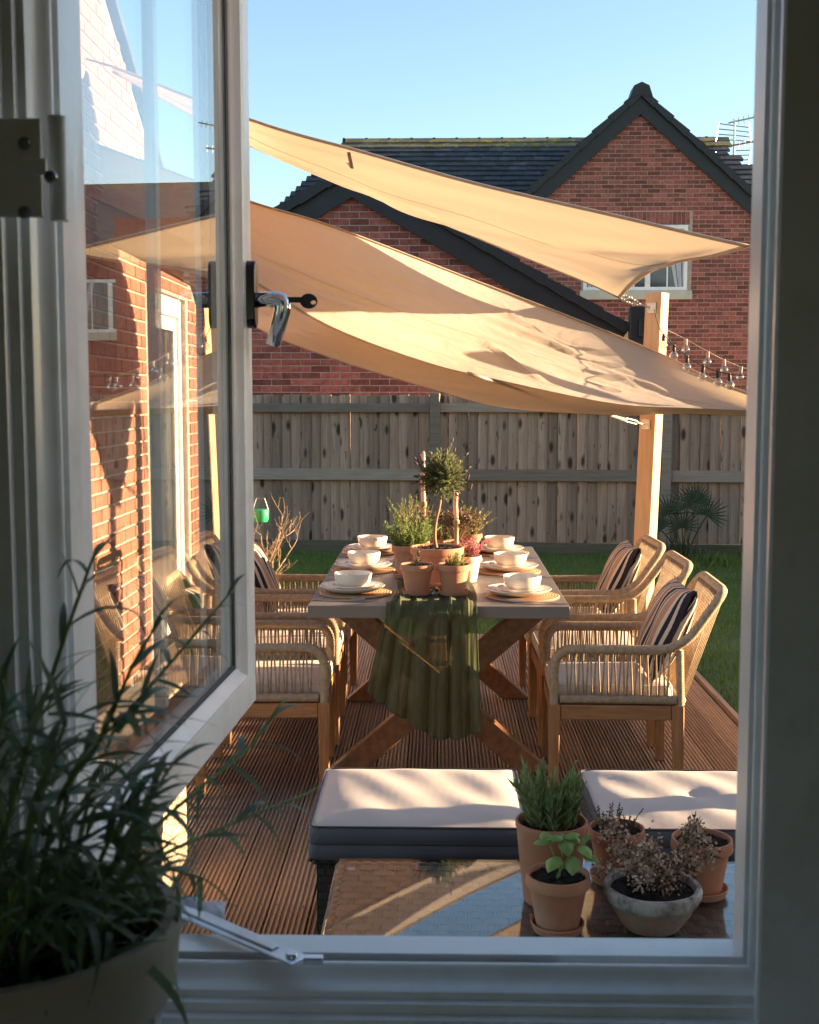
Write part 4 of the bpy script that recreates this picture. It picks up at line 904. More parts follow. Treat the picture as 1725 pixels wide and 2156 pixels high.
# ================================================================ CHAIRS
def wrapped(pts, r, pitch=.011, n=8):
    p = resample(pts, pitch / 2); rr = [r + (.0019 if i % 2 else -.0019) for i in range(len(p))]; return MB().tube(p, rr, n)
def make_chair():
    # faces -x; origin on the floor under the seat centre; legs at x -.24..+.24, y -.245..+.245
    t = thing('rope_chair', 'x', 'chair', (0, 0, 0), 0, 'rope armchairs round the dining table')
    fx, bx, sy, sz = -.235, .235, .245, .362
    for x, y in ((fx, -sy), (fx, sy), (bx, -sy), (bx, sy)):
        sp = .012 if x > 0 else .0; a = .023
        MB().add([(x - .018 + sp, y - .018, 0), (x + .018 + sp, y - .018, 0), (x + .018 + sp, y + .018, 0), (x - .018 + sp, y + .018, 0), (x - a, y - a, sz), (x + a, y - a, sz), (x + a, y + a, sz), (x - a, y + a, sz)],
                 [(0, 3, 2, 1), (4, 5, 6, 7), (0, 1, 5, 4), (1, 2, 6, 5), (2, 3, 7, 6), (3, 0, 4, 7)]).build('leg', M['teak'], t, bevel=.003)
    for y in (-sy, sy): MB().bbox((fx + .024, y - .016, sz - .058), (bx - .024, y + .016, sz - .002)).build('seat_rail', M['teak_x'], t, bevel=.002)
    for x in (fx, bx): MB().bbox((x - .014, -sy + .024, sz - .058), (x + .014, sy - .024, sz - .002)).build('seat_rail', M['teak'], t, bevel=.002)
    MB().bbox((fx + .01, -sy + .017, sz - .03), (bx - .01, sy - .017, sz - .01)).build('seat_board', M['teak'], t)
    r = .0185; topx, topz = .405, .80
    path = []
    for s in (-1, 1):
        side = [(fx, s * sy, sz - .004), (fx - .004, s * sy, .575), (.245, s * (sy + .006), .575), (topx, s * (sy - .012), topz)]
        path.append(side)
    full = path[0] + [Vector(p) for p in path[1][::-1]]
    rp = round_path(full, [0, .085, .10, .055, .055, .10, .085, 0], 9)
    wrapped(rp, r).build('arm_and_back_frame', M['rope'], t, smooth=True)
    for s in (-1, 1):
        wrapped([(bx + .012, s * sy, sz - .004), (bx + .004, s * (sy + .004), .575)], .015).build('rear_post', M['rope'], t, smooth=True)
        wrapped([(fx + .02, s * sy, sz + .018), (bx - .005, s * sy, sz + .018)], .0175).build('side_rail', M['rope'], t, smooth=True)
        nv = 13
        for i in range(nv):
            x = lerp(fx + .055, bx - .045, i / (nv - 1)); m = MB()
            for q in (-1, 1):
                m.tube([(x + q * .0035, s * (sy + .002 * q), sz + .03), (x + q * .0125 * (1 if (i + q) % 2 else .8), s * (sy + .004 + .003 * q), .566)], .0037, 5)
            m.build('side_rope', M['rope'], t, smooth=True)
    wrapped([(bx + .02, -sy + .01, sz + .014), (bx + .02, sy - .01, sz + .014)], .014).build('rear_rail', M['rope'], t, smooth=True)
    nb = 17
    for i in range(nb):
        y = lerp(-sy + .045, sy - .045, i / (nb - 1)); m = MB(); yt = y * .93
        for q in (-1, 1): m.tube([(bx + .022 + .012 * q, y + .002 * q, sz + .014), (topx - .004 + .016 * q, yt - .002 * q, topz - .004)], .0030, 5)
        m.build('back_rope', M['rope'], t, smooth=True)
    # seat cushion with piping
    cu = puffy(.47, .44, .062, .022); c = MB().add([(v[0] - .012, v[1], v[2] + sz + .036) for v in cu.v], cu.f).build('seat_cushion', M['cushion'], t, smooth=True)
    for z in (sz + .008, sz + .064):
        loop = [(lerp(-.242, .218, 0) + p[0], p[1], z) for p in rect_loop(.46, .43, .03)]
        MB().tube([(p[0] + .23, p[1], p[2]) for p in loop], .003, 5, False).build('piping', M['cushion'], c)
    return t
def rect_loop(w, h, r, n=4):
    P = []
    for cx, cy, a0 in ((w / 2 - r, h / 2 - r, 0), (-w / 2 + r, h / 2 - r, PI / 2), (-w / 2 + r, -h / 2 + r, PI), (w / 2 - r, -h / 2 + r, 1.5 * PI)):
        for k in range(n + 1): a = a0 + PI / 2 * k / n; P.append((cx + r * math.cos(a), cy + r * math.sin(a)))
    P.append(P[0]); return P
def puffy(w, h, t, r, crown=.010, n=14):
    """box cushion: rounded rectangle rings, domed faces"""
    m = MB(); L = rect_loop(w, h, r * 1.4, 5)[:-1]; k = len(L); rings = [(0.0, -t / 2 - crown, 0), (.6, -t / 2 - crown * .7, 0), (.93, -t / 2, 0), (1, -t / 2 + r * .35, 0), (1.008, 0, 0), (1, t / 2 - r * .35, 0), (.93, t / 2, 0), (.6, t / 2 + crown * .7, 0), (0.0, t / 2 + crown, 0)]
    V = []
    for s, z, _ in rings:
        for p in L:
            q = s if s > .9 else s
            V.append((p[0] * q, p[1] * q, z))
    F = [(i * k + a, i * k + (a + 1) % k, (i + 1) * k + (a + 1) % k, (i + 1) * k + a) for i in range(len(rings) - 1) for a in range(k)]
    return m.add(V, F)
ch0 = make_chair()
spots = [(.695, 4.915, 0, 'rope armchair on the lawn side nearest the cushioned stools, striped pillow on it'),
         (.70, 5.60, 0, 'rope armchair without a pillow, between two pillowed ones on the lawn side'),
         (.70, 6.265, 0, 'rope armchair with striped pillow, standing next to the pine post'),
         (-.68, 4.915, PI, 'rope armchair on the brick outbuilding side nearest the cushioned stools, striped pillow'),
         (-.69, 5.60, PI, 'rope armchair without a pillow, middle of the row by the brick outbuilding'),
         (-.69, 6.265, PI, 'rope armchair with striped pillow by the brick outbuilding, next to the bare shrub')]
def pillow(loc, rot, label):
    m = MB(); n = 15; S = .20
    def pt(a, b, s):
        d = (1 - abs(a) ** 3.0) * (1 - abs(b) ** 3.0); pin = 1 - .07 * (1 - abs(a) ** 2) * (abs(b) ** 4); pin2 = 1 - .07 * (1 - abs(b) ** 2) * (abs(a) ** 4)
        return (a * S * pin2, b * S * pin, s * (.002 + .068 * max(0, d) ** .55 + .003 * math.sin(a * 7 + b * 5)))
    for s in (-1, 1): m.grid([[pt(2 * j / (n - 1) - 1, 2 * i / (n - 1) - 1, s) for j in range(n)] for i in range(n)])
    o = m.build('striped_pillow', M['stripe'], None, smooth=True); o.location = loc; o.rotation_euler = rot
    return tag(o, label, 'pillow', 'striped pillows on the rope armchairs')
for i, (x, y, rz, lab) in enumerate(spots):
    o = ch0 if i == 0 else copy_tree(ch0); o.location = (x, y, 0); o.rotation_euler = (0, 0, rz + rng.uniform(-.04, .04)); o['label'] = lab
def pil(cx, cy, side, lab, z=.60, lean=.0):
    # local x = stripe direction across; stands upright leaning on the back
    R = Matrix.Rotation(PI / 2, 4, 'Z') if side > 0 else Matrix.Rotation(-PI / 2, 4, 'Z')
    tilt = math.radians(90 - 24)
    M4 = R @ Matrix.Rotation(tilt, 4, 'X')
    if side < 0: M4 = M4 @ Matrix.Rotation(PI, 4, 'Z')
    e = M4.to_euler(); pillow((cx, cy, z), e, lab)
pil(.915, 4.915, -1, 'black, tan and cream striped pillow on the chair nearest the cushioned stools, lawn side', .612)
pil(.92, 6.265, -1, 'striped pillow on the chair beside the pine post', .612)
pil(-.90, 4.915, 1, 'striped pillow on the chair in front of the brick outbuilding, nearest the stools', .612)
pil(-.91, 6.265, 1, 'striped pillow on the brick outbuilding side chair beside the bare shrub', .612)
# ================================================================ DINING TABLE
tt = thing('dining_table', 'long taupe dining table on crossed wooden legs, laid for six', 'table', (.006, 5.545, 0))
TZ = .75; TX0, TX1, TY0, TY1 = -.49, .502, 4.612, 6.48
MB().bbox((TX0, TY0, TZ - .048), (TX1, TY1, TZ)).build('tabletop', M['tabletop'], tt, world=True, bevel=.003, seg=2)
def bar_x(y, s, yo):
    a, b = Vector((.006 - s * .40, y + yo, .0)), Vector((.006 + s * .40, y + yo, TZ - .05)); d = (b - a).normalized(); w = .095 / abs(d.z)
    MB().add([(a.x - w / 2, y + yo - .035, 0), (a.x + w / 2, y + yo - .035, 0), (b.x + w / 2, y + yo - .035, b.z), (b.x - w / 2, y + yo - .035, b.z), (a.x - w / 2, y + yo + .035, 0), (a.x + w / 2, y + yo + .035, 0), (b.x + w / 2, y + yo + .035, b.z), (b.x - w / 2, y + yo + .035, b.z)],
             [(0, 1, 2, 3), (7, 6, 5, 4), (0, 4, 5, 1), (1, 5, 6, 2), (2, 6, 7, 3), (3, 7, 4, 0)]).build('leg', M['tleg'], tt, world=True, bevel=.004)
for y in (4.95, 6.20): bar_x(y, 1, -.0355); bar_x(y, -1, .0355)
MB().bbox((-.035, 4.99, .30), (.045, 6.16, .39)).build('stretcher', M['tleg'], tt, world=True, bevel=.004)
MB().bbox((-.36, 4.80, TZ - .082), (.37, 4.84, TZ - .0485)).build('apron', M['tleg'], tt, world=True); MB().bbox((-.36, 6.30, TZ - .082), (.37, 6.34, TZ - .0485)).build('apron', M['tleg'], tt, world=True)
# table runner: gathered sheer cloth lying along the table and hanging over the near end
ru = thing('table_runner', 'sheer olive green cloth runner gathered along the table, hanging over its end', 'table runner', (-.02, 4.6, TZ))
NC = 91; rows = []
def rx(u, w0, w1): return lerp(w0, w1, u)
def pleat(u, a, s): return a * (1.9 * (1 - abs(math.sin(u * PI * 5.3 + .7))) ** 1.8 - .55 + .7 * (1 - abs(math.sin(u * PI * 8.9 + 1.9))) ** 2 + .25 * math.sin(u * 9)) * s
for k, y in enumerate(np.linspace(6.35, 4.70, 34)):
    s = .35 + .65 * k / 33
    rows.append([Vector((rx(j / (NC - 1), -.165, .150) + .008 * math.sin(y * 9 + j), y + .004 * math.sin(j * 1.9), TZ + .006 + .5 * max(0, pleat(j / (NC - 1), .010, s) + .004 * math.sin(y * 23 + j * .4)))) for j in range(NC)])
for y, z, am in ((4.665, .006, .013), (4.635, .007, .017), (4.612, .006, .018), (4.598, -.004, .014), (4.588, -.022, .008), (4.583, -.045, .008)):
    rows.append([Vector((rx(j / (NC - 1), -.190, .150), y - max(0, pleat(j / (NC - 1), .009, 1)) * (1 if z < 0 else 0), TZ + z + max(0, pleat(j / (NC - 1), am, 1)))) for j in range(NC)])
for k in range(1, 19):
    v = k / 18; r_ = []
    for j in range(NC):
        u = j / (NC - 1); zend = TZ - .045 - lerp(.27, .455, min(1, (u / .62)) ** .8) + .03 * max(0, (u - .8) / .2)
        x0, x1 = lerp(-.190, -.262, v ** .8), lerp(.150, .168, v)
        r_.append(Vector((lerp(x0, x1, u), 4.578 - .012 * v + pleat(u, .011, 1) * (1 + .8 * v), lerp(TZ - .045, zend, v))))
    rows.append(r_)
MB().grid(rows).build('cloth', M['runner'], ru, smooth=True, world=True, fix=False)
MB().tube(resample([p + Vector((0, -.001, 0)) for p in rows[-1]], .012), .0022, 5).build('hem', M['runner'], ru, world=True)
MB().tube(resample([r[0] for r in rows[34:]], .02), .0016, 5).build('hem', M['runner'], ru, world=True); MB().tube(resample([r[-1] for r in rows[34:]], .02), .0016, 5).build('hem', M['runner'], ru, world=True)
# ================================================================ PLACE SETTINGS
def one(name, mb, mat, loc, label, cat, group, smooth=True, rz=0):
    o = mb.build(name, M[mat], None, smooth=smooth); o.location = loc; o.rotation_euler = (0, 0, rz); return tag(o, label, cat, group)
def lathe_copy(src, loc, label): o = src.copy(); COL.objects.link(o); o.location = loc; o['label'] = label; o.rotation_euler = (0, 0, rng.uniform(0, 6)); return o
matp = [(0.0, .008), (.10, .008), (.138, .008), (.144, .006), (.146, .003), (.144, 0), (0, 0)]
plp = [(0, .004), (.085, .004), (.10, .008), (.124, .019), (.130, .024), (.1315, .0255), (.130, .027), (.1265, .0265), (.098, .0125), (.088, .009), (0, .008)]
spp = [(0, .004), (.058, .004), (.07, .008), (.088, .017), (.0925, .0215), (.0925, .0235), (.090, .0235), (.068, .012), (.058, .009), (0, .008)]
bop = [(0, .003), (.042, .003), (.058, .010), (.070, .026), (.0745, .045), (.076, .058), (.0755, .060), (.0735, .060), (.072, .058), (.070, .043), (.064, .024), (.052, .012), (0, .009)]
seats = [(-.332, 4.90, 'the brick outbuilding side setting nearest the stools'), (-.332, 5.56, 'the middle setting on the brick outbuilding side'), (-.333, 6.20, 'the brick outbuilding side setting by the fence end'),
         (.334, 4.84, 'the lawn side setting nearest the stools'), (.326, 5.53, 'the middle setting on the lawn side'), (.314, 6.18, 'the lawn side setting by the fence end')]
proto = {}
for i, (x, y, w) in enumerate(seats):
    for nm, pr, mt, lab, cat, grp, dz in (('placemat', matp, 'rattan', 'round woven rattan placemat of ', 'placemat', 'round placemats', .0005), ('dinner_plate', plp, 'ceramic', 'large cream stoneware plate of ', 'plate', 'large plates', .0085), ('side_plate', spp, 'ceramic', 'small cream plate stacked in ', 'plate', 'small plates', .0165), ('bowl', bop, 'ceramic', 'round cream stoneware bowl of ', 'bowl', 'bowls', .0255)):
        jx, jy = rng.uniform(-.008, .008), rng.uniform(-.007, .007)
        if nm == 'dinner_plate': jx += -.004
        loc = (x + jx, y + jy, TZ + dz)
        if nm not in proto: proto[nm] = one(nm, MB().lathe(pr, 48), mt, loc, lab + w, cat, grp, smooth=50)
        else: lathe_copy(proto[nm], loc, lab + w)
def cutlery(kind):
    m = MB()
    if kind == 'knife': m.tube([(0, -.10, .003), (0, .0, .004), (0, .02, .0035)], [.004, .0045, .003], 6, flat=.5); m.add([(-.003, .02, .003), (.007, .025, .003), (.008, .09, .003), (0, .11, .003), (-.003, .02, .0045), (.007, .025, .0045), (.008, .09, .0045), (0, .11, .0045)], [(0, 3, 2, 1), (4, 5, 6, 7), (0, 1, 5, 4), (1, 2, 6, 5), (2, 3, 7, 6), (3, 0, 4, 7)])
    else:
        m.tube([(0, -.10, .003), (0, -.02, .006), (0, .04, .004), (0, .055, .006)], [.0045, .003, .0028, .006], 6, flat=.5)
        for q in (-1.5, -.5, .5, 1.5): m.tube([(q * .0035, .055, .006), (q * .0042, .075, .005), (q * .0042, .105, .009)], .0014, 4)
    return m
for i, (x, y, w) in enumerate(seats):
    sd = 1 if x < 0 else -1
    # cutlery lies on the near side of each mat, pointing across the table
    yk = y - .172 if i in (0,) else y - .165
    for nm, dy, dx in (('fork', .0, .0), ('knife', -.018, .03)):
        
        one(nm, cutlery(nm), 'cutlery', (x - .05 * sd + dx, yk + dy, TZ), nm + ' with slim metal handle beside ' + w, nm, nm + 's on the table', smooth=40, rz=-PI / 2 * sd + rng.uniform(-.1, .1))
# ================================================================ PLANTS AND POTS
def pot_prof(R, H, rb=None, rim=.22, lip=.006):
    rb = rb or R * .66; h1 = H * (1 - rim); r1 = lerp(rb, R * .93, .96); th = R * .09
    return [(0, 0), (rb, 0), (rb * 1.01, .003), (r1 * .985, h1), (r1 + lip, h1 + .001), (r1 + lip * 1.3, h1 + .005), (R, H - .004), (R * .995, H), (R - th * .8, H), (R - th, H - .004), (R - th * 1.15, H - H * .10)]
def tall_prof(R, H): return [(0, 0), (R * .74, 0), (R * .76, .004), (R * .97, H * .90), (R, H - .012), (R, H - .003), (R * .99, H), (R * .93, H), (R * .92, H - .004), (R * .90, H * .9)]
def soil_mesh(R, z, n=18, seed=0):
    r = random.Random(seed); m = MB(); G = []
    rings = 6
    for i in range(rings + 1): G.append([(R * i / rings * math.cos(2 * PI * k / n), R * i / rings * math.sin(2 * PI * k / n), z + (r.uniform(-.006, .008) if 0 < i < rings else 0)) for k in range(n + 1)])
    for row in G: row[-1] = row[0]
    m.grid(G)
    for _ in range(90):       # crumbs
        a, q = r.uniform(0, 2 * PI), R * .95 * math.sqrt(r.random()); s = r.uniform(.0015, .0045); c = Vector((q * math.cos(a), q * math.sin(a), z + .004))
        m.add([c + Vector((s, 0, 0)), c + Vector((-s * .5, s, 0)), c + Vector((-s * .5, -s, 0)), c + Vector((0, 0, s * 1.6))], [(0, 1, 3), (1, 2, 3), (2, 0, 3)])
    return m
def needle(m, p, d, L, w, up=None, bend=.0, seg=2):
    """narrow leaf along d"""
    d = Vector(d).normalized(); s = d.cross(up or Vector((rng.uniform(-1, 1), rng.uniform(-1, 1), rng.uniform(-.3, 1)))); s = s.normalized() if s.length > 1e-6 else d.orthogonal().normalized(); n = s.cross(d)
    p = Vector(p); a = p + d * L * .5 + n * bend * L; b = p + d * L + n * bend * L * 2.6
    m.add([p - s * w * .3, p + s * w * .3, a + s * w, a - s * w, b], [(0, 1, 2, 3), (3, 2, 4)])
def sprig(m, st, p, d, L, n, ll, lw, ang=.9, wob=.15, r0=.0016, tip=1.0):
    """stem with needles all round"""
    p = Vector(p); d = Vector(d).normalized(); pts = [p]; q = p.copy(); dd = d.copy(); k = max(4, int(L / .012))
    for i in range(k): dd = (dd + Vector((rng.uniform(-wob, wob), rng.uniform(-wob, wob), rng.uniform(-wob, wob) * .5))).normalized(); q = q + dd * (L / k); pts.append(q.copy())
    st.tube(pts, [lerp(r0, r0 * .45, i / k) for i in range(k + 1)], 4)
    for i in range(n):
        t = (i + .5) / n; j = min(k - 1, int(t * k)); b = pts[j].lerp(pts[j + 1], t * k - j); ax = (pts[j + 1] - pts[j]).normalized()
        a = i * 2.4 + rng.uniform(-.3, .3); o = ax.orthogonal().normalized(); o2 = ax.cross(o); rad = o * math.cos(a) + o2 * math.sin(a)
        an = ang * rng.uniform(.75, 1.2) * (1 - .35 * t); needle(m, b, ax * math.cos(an) + rad * math.sin(an), ll * rng.uniform(.7, 1.1) * (1 - .35 * t * tip), lw, bend=rng.uniform(-.06, .02))
    return pts
def potted(name, label, cat, loc, prof, mat, soilR, soilz, group=None, saucer=None, rz=0, wob=None, n=36):
    t = thing(name, label, cat, loc, rz, group); z0 = .0
    if saucer:
        MB().lathe([(0, 0), (saucer * .9, 0), (saucer, .016), (saucer * .98, .018), (saucer * .93, .017), (saucer * .86, .005), (0, .005)], 36).build('saucer', M[mat], t, smooth=40); z0 = .0055
    MB().lathe([(r, z + z0) for r, z in prof], n, wob=wob).build('pot', M[mat], t, smooth=40)
    soil_mesh(soilR, soilz + z0, seed=int(abs(loc[0]) * 1000)).build('soil', M['soil'], t)
    return t, z0
def fol(m, mat, t, name='foliage'): return tag(m.build(name, M[mat], t, fix=False), kind='stuff')
def stems(m, t, mat='bark'): return m.build('stems', M[mat], t, smooth=True)
GP = 'terracotta pots on the dining table'
ZT_ = TZ + .004
# seedling pot, near left
t, z0 = potted('potted_seedling', 'small terracotta pot with a single rosemary seedling on the green runner', 'pot plant', (-.079, 4.835, ZT_ + .006), pot_prof(.066, .115), 'terracotta', .058, .104, GP, .060)
a, s = MB(), MB(); sprig(a, s, (.004, 0, .105), (.12, 0, 1), .062, 26, .026, .0026, 1.0); sprig(a, s, (0, 0, .105), (-.5, 0, .6), .04, 12, .022, .0024); fol(a, 'thyme', t); stems(s, t)
# yellow-green plant, near right
t, z0 = potted('potted_heath', 'small terracotta pot with a bushy yellow green heath on the green runner', 'pot plant', (.066, 4.835, ZT_ + .006), pot_prof(.066, .115), 'terracotta', .058, .104, GP, .060)
a, s, b = MB(), MB(), MB()
for i in range(46):
    q = rng.uniform(0, 2 * PI); r = rng.uniform(0, .03); sprig(a if i % 3 else b, s, (r * math.cos(q), r * math.sin(q), .10), (r * 9 * math.cos(q) + .15, r * 9 * math.sin(q), 1), rng.uniform(.03, .075), 30, .011, .0018, 1.0)
fol(a, 'yellowgreen', t); fol(b, 'rosemary', t); stems(s, t)
# big topiary
t, z0 = potted('lavender_topiary', 'lavender standard clipped to a ball in a large terracotta pot', 'pot plant', (0.0, 5.10, ZT_ + .003), pot_prof(.112, .155, .085, .2), 'terracotta', .098, .146, None, .095, n=40)
s = MB(); tr = curve([(0, -.005, .14), (-.010, -.005, .20), (-.004, 0, .27), (.010, 0, .33), (.014, 0, .37)], 14); s.tube(tr, [.0075] * 5 + [.0065] * 9, 7); s.build('trunk', M['bark'], t, smooth=True)
a, s, fl_ = MB(), MB(), MB(); cb = Vector((.020, 0, .452))
for i in range(300):
    d = Vector((rng.gauss(0, 1), rng.gauss(0, 1), rng.gauss(.15, 1))).normalized(); r0_ = rng.uniform(.015, .055); up_d = (d + Vector((0, 0, .45))).normalized()
    L = rng.uniform(.04, .062) * (1.0 + .25 * max(0, d.z)); sprig(a, s, cb + d * r0_ + Vector((0, 0, -.005)), up_d, L, 17, .024, .0022, .75)
    if i % 9 == 0:
        c = cb + d * r0_ + up_d * (L + .022); s.tube([c - up_d * .025, c], .0008, 3); fl_.tube([c, c + up_d * .008, c + up_d * .02], [.003, .0045, .0025], 5)
for dx, dz in ((-.085, .07), (-.09, .045), (.11, -.06), (-.06, -.075), (.10, -.02)):
    c = cb + Vector((dx, 0, dz)); s.tube([cb + Vector((dx * .5, 0, dz * .5)), c], .001, 3); fl_.tube([c, c + Vector((dx * .08, 0, .012)), c + Vector((dx * .14, 0, .03))], [.003, .005, .0025], 5)
fol(a, 'topiary', t, 'crown'); stems(s, t); tag(fl_.build('flowers', mk('lavender_bud', (.12, .06, .08), (.08, .045, .05), .8), t, smooth=True), kind='stuff')
# rosemary behind left
t, z0 = potted('potted_rosemary', 'bright green bushy rosemary in a terracotta pot behind the topiary', 'pot plant', (-.112, 5.33, ZT_ + .003), pot_prof(.085, .135), 'terracotta', .075, .12, GP, .08)
a, s = MB(), MB()
for i in range(85):
    q = rng.uniform(0, 2 * PI); r = .045 * math.sqrt(rng.random()); sprig(a, s, (r * math.cos(q), r * math.sin(q), .12), (r * 17 * math.cos(q), r * 17 * math.sin(q), 1), rng.uniform(.06, .155), 30, .026, .0022, .85)
fol(a, 'rosemary', t); stems(s, t)
# pink heather
t, z0 = potted('potted_heather', 'pink flowering heather in a pale pot beside the topiary', 'pot plant', (.128, 5.22, ZT_), pot_prof(.062, .11), 'cushion', .055, .1, None)
a, s, b = MB(), MB(), MB()
for i in range(44):
    q = rng.uniform(0, 2 * PI); r = .03 * math.sqrt(rng.random()); P = sprig(b, s, (r * math.cos(q), r * math.sin(q), .10), (r * 20 * math.cos(q) + .25, r * 14 * math.sin(q), 1), rng.uniform(.04, .10), 14, .009, .0013)
    for j in range(len(P) // 3, len(P)):
        for _ in range(7): c = P[j] + Vector((rng.uniform(-1, 1), rng.uniform(-1, 1), rng.uniform(-1, 1))) * .004; needle(a, c, (rng.uniform(-1, 1), rng.uniform(-1, 1), rng.uniform(-1, .4)), .007, .0022)
fol(a, 'heather', t, 'flowers'); fol(b, 'yellowgreen', t); stems(s, t)
# dark-leaved shrublet behind right
t, z0 = potted('potted_shrub', 'flat topped shrub with small bronze leaves in a terracotta pot by the candle', 'pot plant', (.095, 5.72, ZT_), pot_prof(.07, .11), 'terracotta', .06, .1, GP)
a, s = MB(), MB()
for i in range(60):
    q = rng.uniform(0, 2 * PI); r = math.sqrt(rng.random()); tip = Vector((.105 * r * math.cos(q), .09 * r * math.sin(q), .225 + rng.uniform(-.025, .03) - .02 * r)); s.tube(curve([(0, 0, .10), tip * .5 + Vector((0, 0, .06)), tip], 5), .0014, 4)
    for _ in range(24): c = tip + Vector((rng.gauss(0, .014), rng.gauss(0, .014), rng.gauss(0, .012))); needle(a, c, (rng.uniform(-1, 1), rng.uniform(-1, 1), rng.uniform(-.4, 1)), .013, .0042)
fol(a, 'darkleaf', t); stems(s, t)
# back plants
for (x, y, h, lab, mt, w) in ((-.135, 6.08, .225, 'tall loose rosemary in a terracotta pot at the fence end of the runner', 'rosemary', .07), (.16, 6.12, .16, 'feathery yellow green herb in a terracotta pot at the fence end of the runner', 'yellowgreen', .055), (-.10, 5.80, .20, 'small bronze leaved plant in a terracotta pot beside the tall candle', 'darkleaf', .05), (.03, 5.9, .17, 'grey green herb in a terracotta pot between the two candles', 'topiary', .06)):
    t, z0 = potted('potted_herb', lab, 'pot plant', (x, y, ZT_), pot_prof(.065, .10), 'terracotta', .056, .09, GP, .06)
    a, s = MB(), MB()
    for i in range(52):
        q = rng.uniform(0, 2 * PI); r = .035 * math.sqrt(rng.random()); sprig(a, s, (r * math.cos(q), r * math.sin(q), .09), (w * 230 * r * math.cos(q), w * 230 * r * math.sin(q), 1), rng.uniform(.5, 1) * h, 24, .02, .0024, .85)
    fol(a, mt, t); stems(s, t)
# candles
def candle(loc, hz, top, lab, r=.011, twist=False):
    t = thing('candle', lab, 'candle', loc); H = hz - loc[2]
    MB().lathe([(0, 0), (.035, 0), (.036, .006), (.012, .014), (.010, H * .45), (.016, H * .5), (.010, H * .56), (.012, H * .9), (.0165, H * .93), (.0165, H), (0, H)], 20).build('holder', M['brass'], t, smooth=40)
    MB().tube([(0, 0, H - .003), (-.004, 0, (top - loc[2] + H) / 2), (.0, 0, top - loc[2] - .012), (.0, 0, top - loc[2])], [r, r, r * .8, r * .3], 12).build('wax', M['candle'], t, smooth=40)
    MB().tube([(0, 0, top - loc[2] - .003), (.001, 0, top - loc[2] + .006)], .0011, 5).build('wick', M['cable'], t)
c = atY(892, 1056, 5.93); candle((c.x, 5.93, ZT_), c.z, atY(892, 950, 5.93).z, 'tall pink taper candle in a turned holder left of the topiary')
c = atY(961, 1095, 5.62); candle((c.x, 5.62, ZT_), c.z, atY(962, 1030, 5.62).z, 'shorter pink taper candle right of the topiary trunk')
o = one('ball_candle', MB().lathe([(.0005, .0), (.012, .002), (.021, .012), (.024, .024), (.021, .036), (.012, .045), (.0005, .047)], 18), 'candle', (.04, 5.46, ZT_ + .03), 'pale round ball candle beside the topiary trunk', 'candle', None)
o.location.z = atZ(939, 1139, .755).z * 0 + .80
MB().lathe([(0, 0), (.03, 0), (.03, .004), (.008, .01), (.008, .042), (.02, .047), (0, .047)], 16).build('stand', M['brass'], o).location = (0, 0, -.8 + ZT_ + .002 if False else -.045)
for k, (px, py) in enumerate(((905, 1246), (914, 1252), (921, 1245), (899, 1252))):
    p = atZ(px, py, TZ + .012); m = MB().lathe([(.0005, -.009), (.008, -.007), (.0125, 0), (.009, .006), (.0005, .009)], 9, wob=lambda i, a: 1 + .15 * math.sin(3 * a + i))
    one('pebble', m, 'stone_pot' if k % 2 else 'cable', (p.x, p.y, p.z + .004), ['black pebble touching the saucer of the seedling pot', 'pale grey pebble on the runner closest to the heath pot saucer', 'black pebble between the seedling and heath pots', 'pale grey pebble beside the seedling pot saucer'][k], 'pebble', 'pebbles on the runner')
# ================================================================ STOOLS, COFFEE TABLE, SOFA
def weave(w, h, cell=(.046, .0215), proud=.003, seed=0, o=(0, 0, 0), ux=(1, 0, 0), uz=(0, 0, 1), dens=1.0):
    """flat woven strips: horizontal ribbons bulging over paired uprights, brick offset"""
    m = MB(); ux, uz, o = Vector(ux), Vector(uz), Vector(o); n = ux.cross(uz); cw, chh = cell
    rows = max(1, int(h / chh)); cols = max(1, int(w / cw)); cw = w / cols; chh = h / rows
    P = lambda a, b, c: o + ux * a + uz * b + n * c
    for r in range(rows):
        off = (r % 2) * cw / 2; z0, z1 = r * chh + chh * .06, (r + 1) * chh - chh * .06
        for c in range(-1, cols + 1):
            x0, x1 = c * cw + off, (c + 1) * cw + off
            x0, x1 = max(0, x0), min(w, x1)
            if x1 - x0 < .004: continue
            xm0, xm1 = lerp(x0, x1, .18), lerp(x0, x1, .82)
            m.add([P(x0, z0, -proud), P(x0, z1, -proud), P(xm0, z0, 0), P(xm0, z1, 0), P(xm1, z0, 0), P(xm1, z1, 0), P(x1, z0, -proud), P(x1, z1, -proud)], [(0, 2, 3, 1), (2, 4, 5, 3), (4, 6, 7, 5)])
            for q in (-.0045, .0025):
                xx = x1 + q
                if .004 < xx < w - .004: m.add([P(xx, z0 - chh * .2, -.0005), P(xx + .0035, z0 - chh * .2, -.0005), P(xx + .0035, z1 + chh * .2, -.0005), P(xx, z1 + chh * .2, -.0005)], [(0, 1, 2, 3)])
    return m
def weave_box(parent, a, b, mat, name='weave', top=False, world=True):
    m = MB(); (x0, y0, z0), (x1, y1, z1) = a, b; e = .002
    core = MB().bbox((x0 + .006, y0 + .006, z0), (x1 - .006, y1 - .006, z1 - .004)).build('core', M['black'], parent, world=world)
    for w, h, o, ux in ((x1 - x0, z1 - z0, (x0, y0, z0), (1, 0, 0)), (y1 - y0, z1 - z0, (x1, y0, z0), (0, 1, 0)), (x1 - x0, z1 - z0, (x1, y1, z0), (-1, 0, 0)), (y1 - y0, z1 - z0, (x0, y1, z0), (0, -1, 0))):
        k = weave(w, h, o=o, ux=ux); m.add(k.v, k.f)
    return tag(m.build(name, M[mat], parent, world=world, fix=False), kind='stuff')
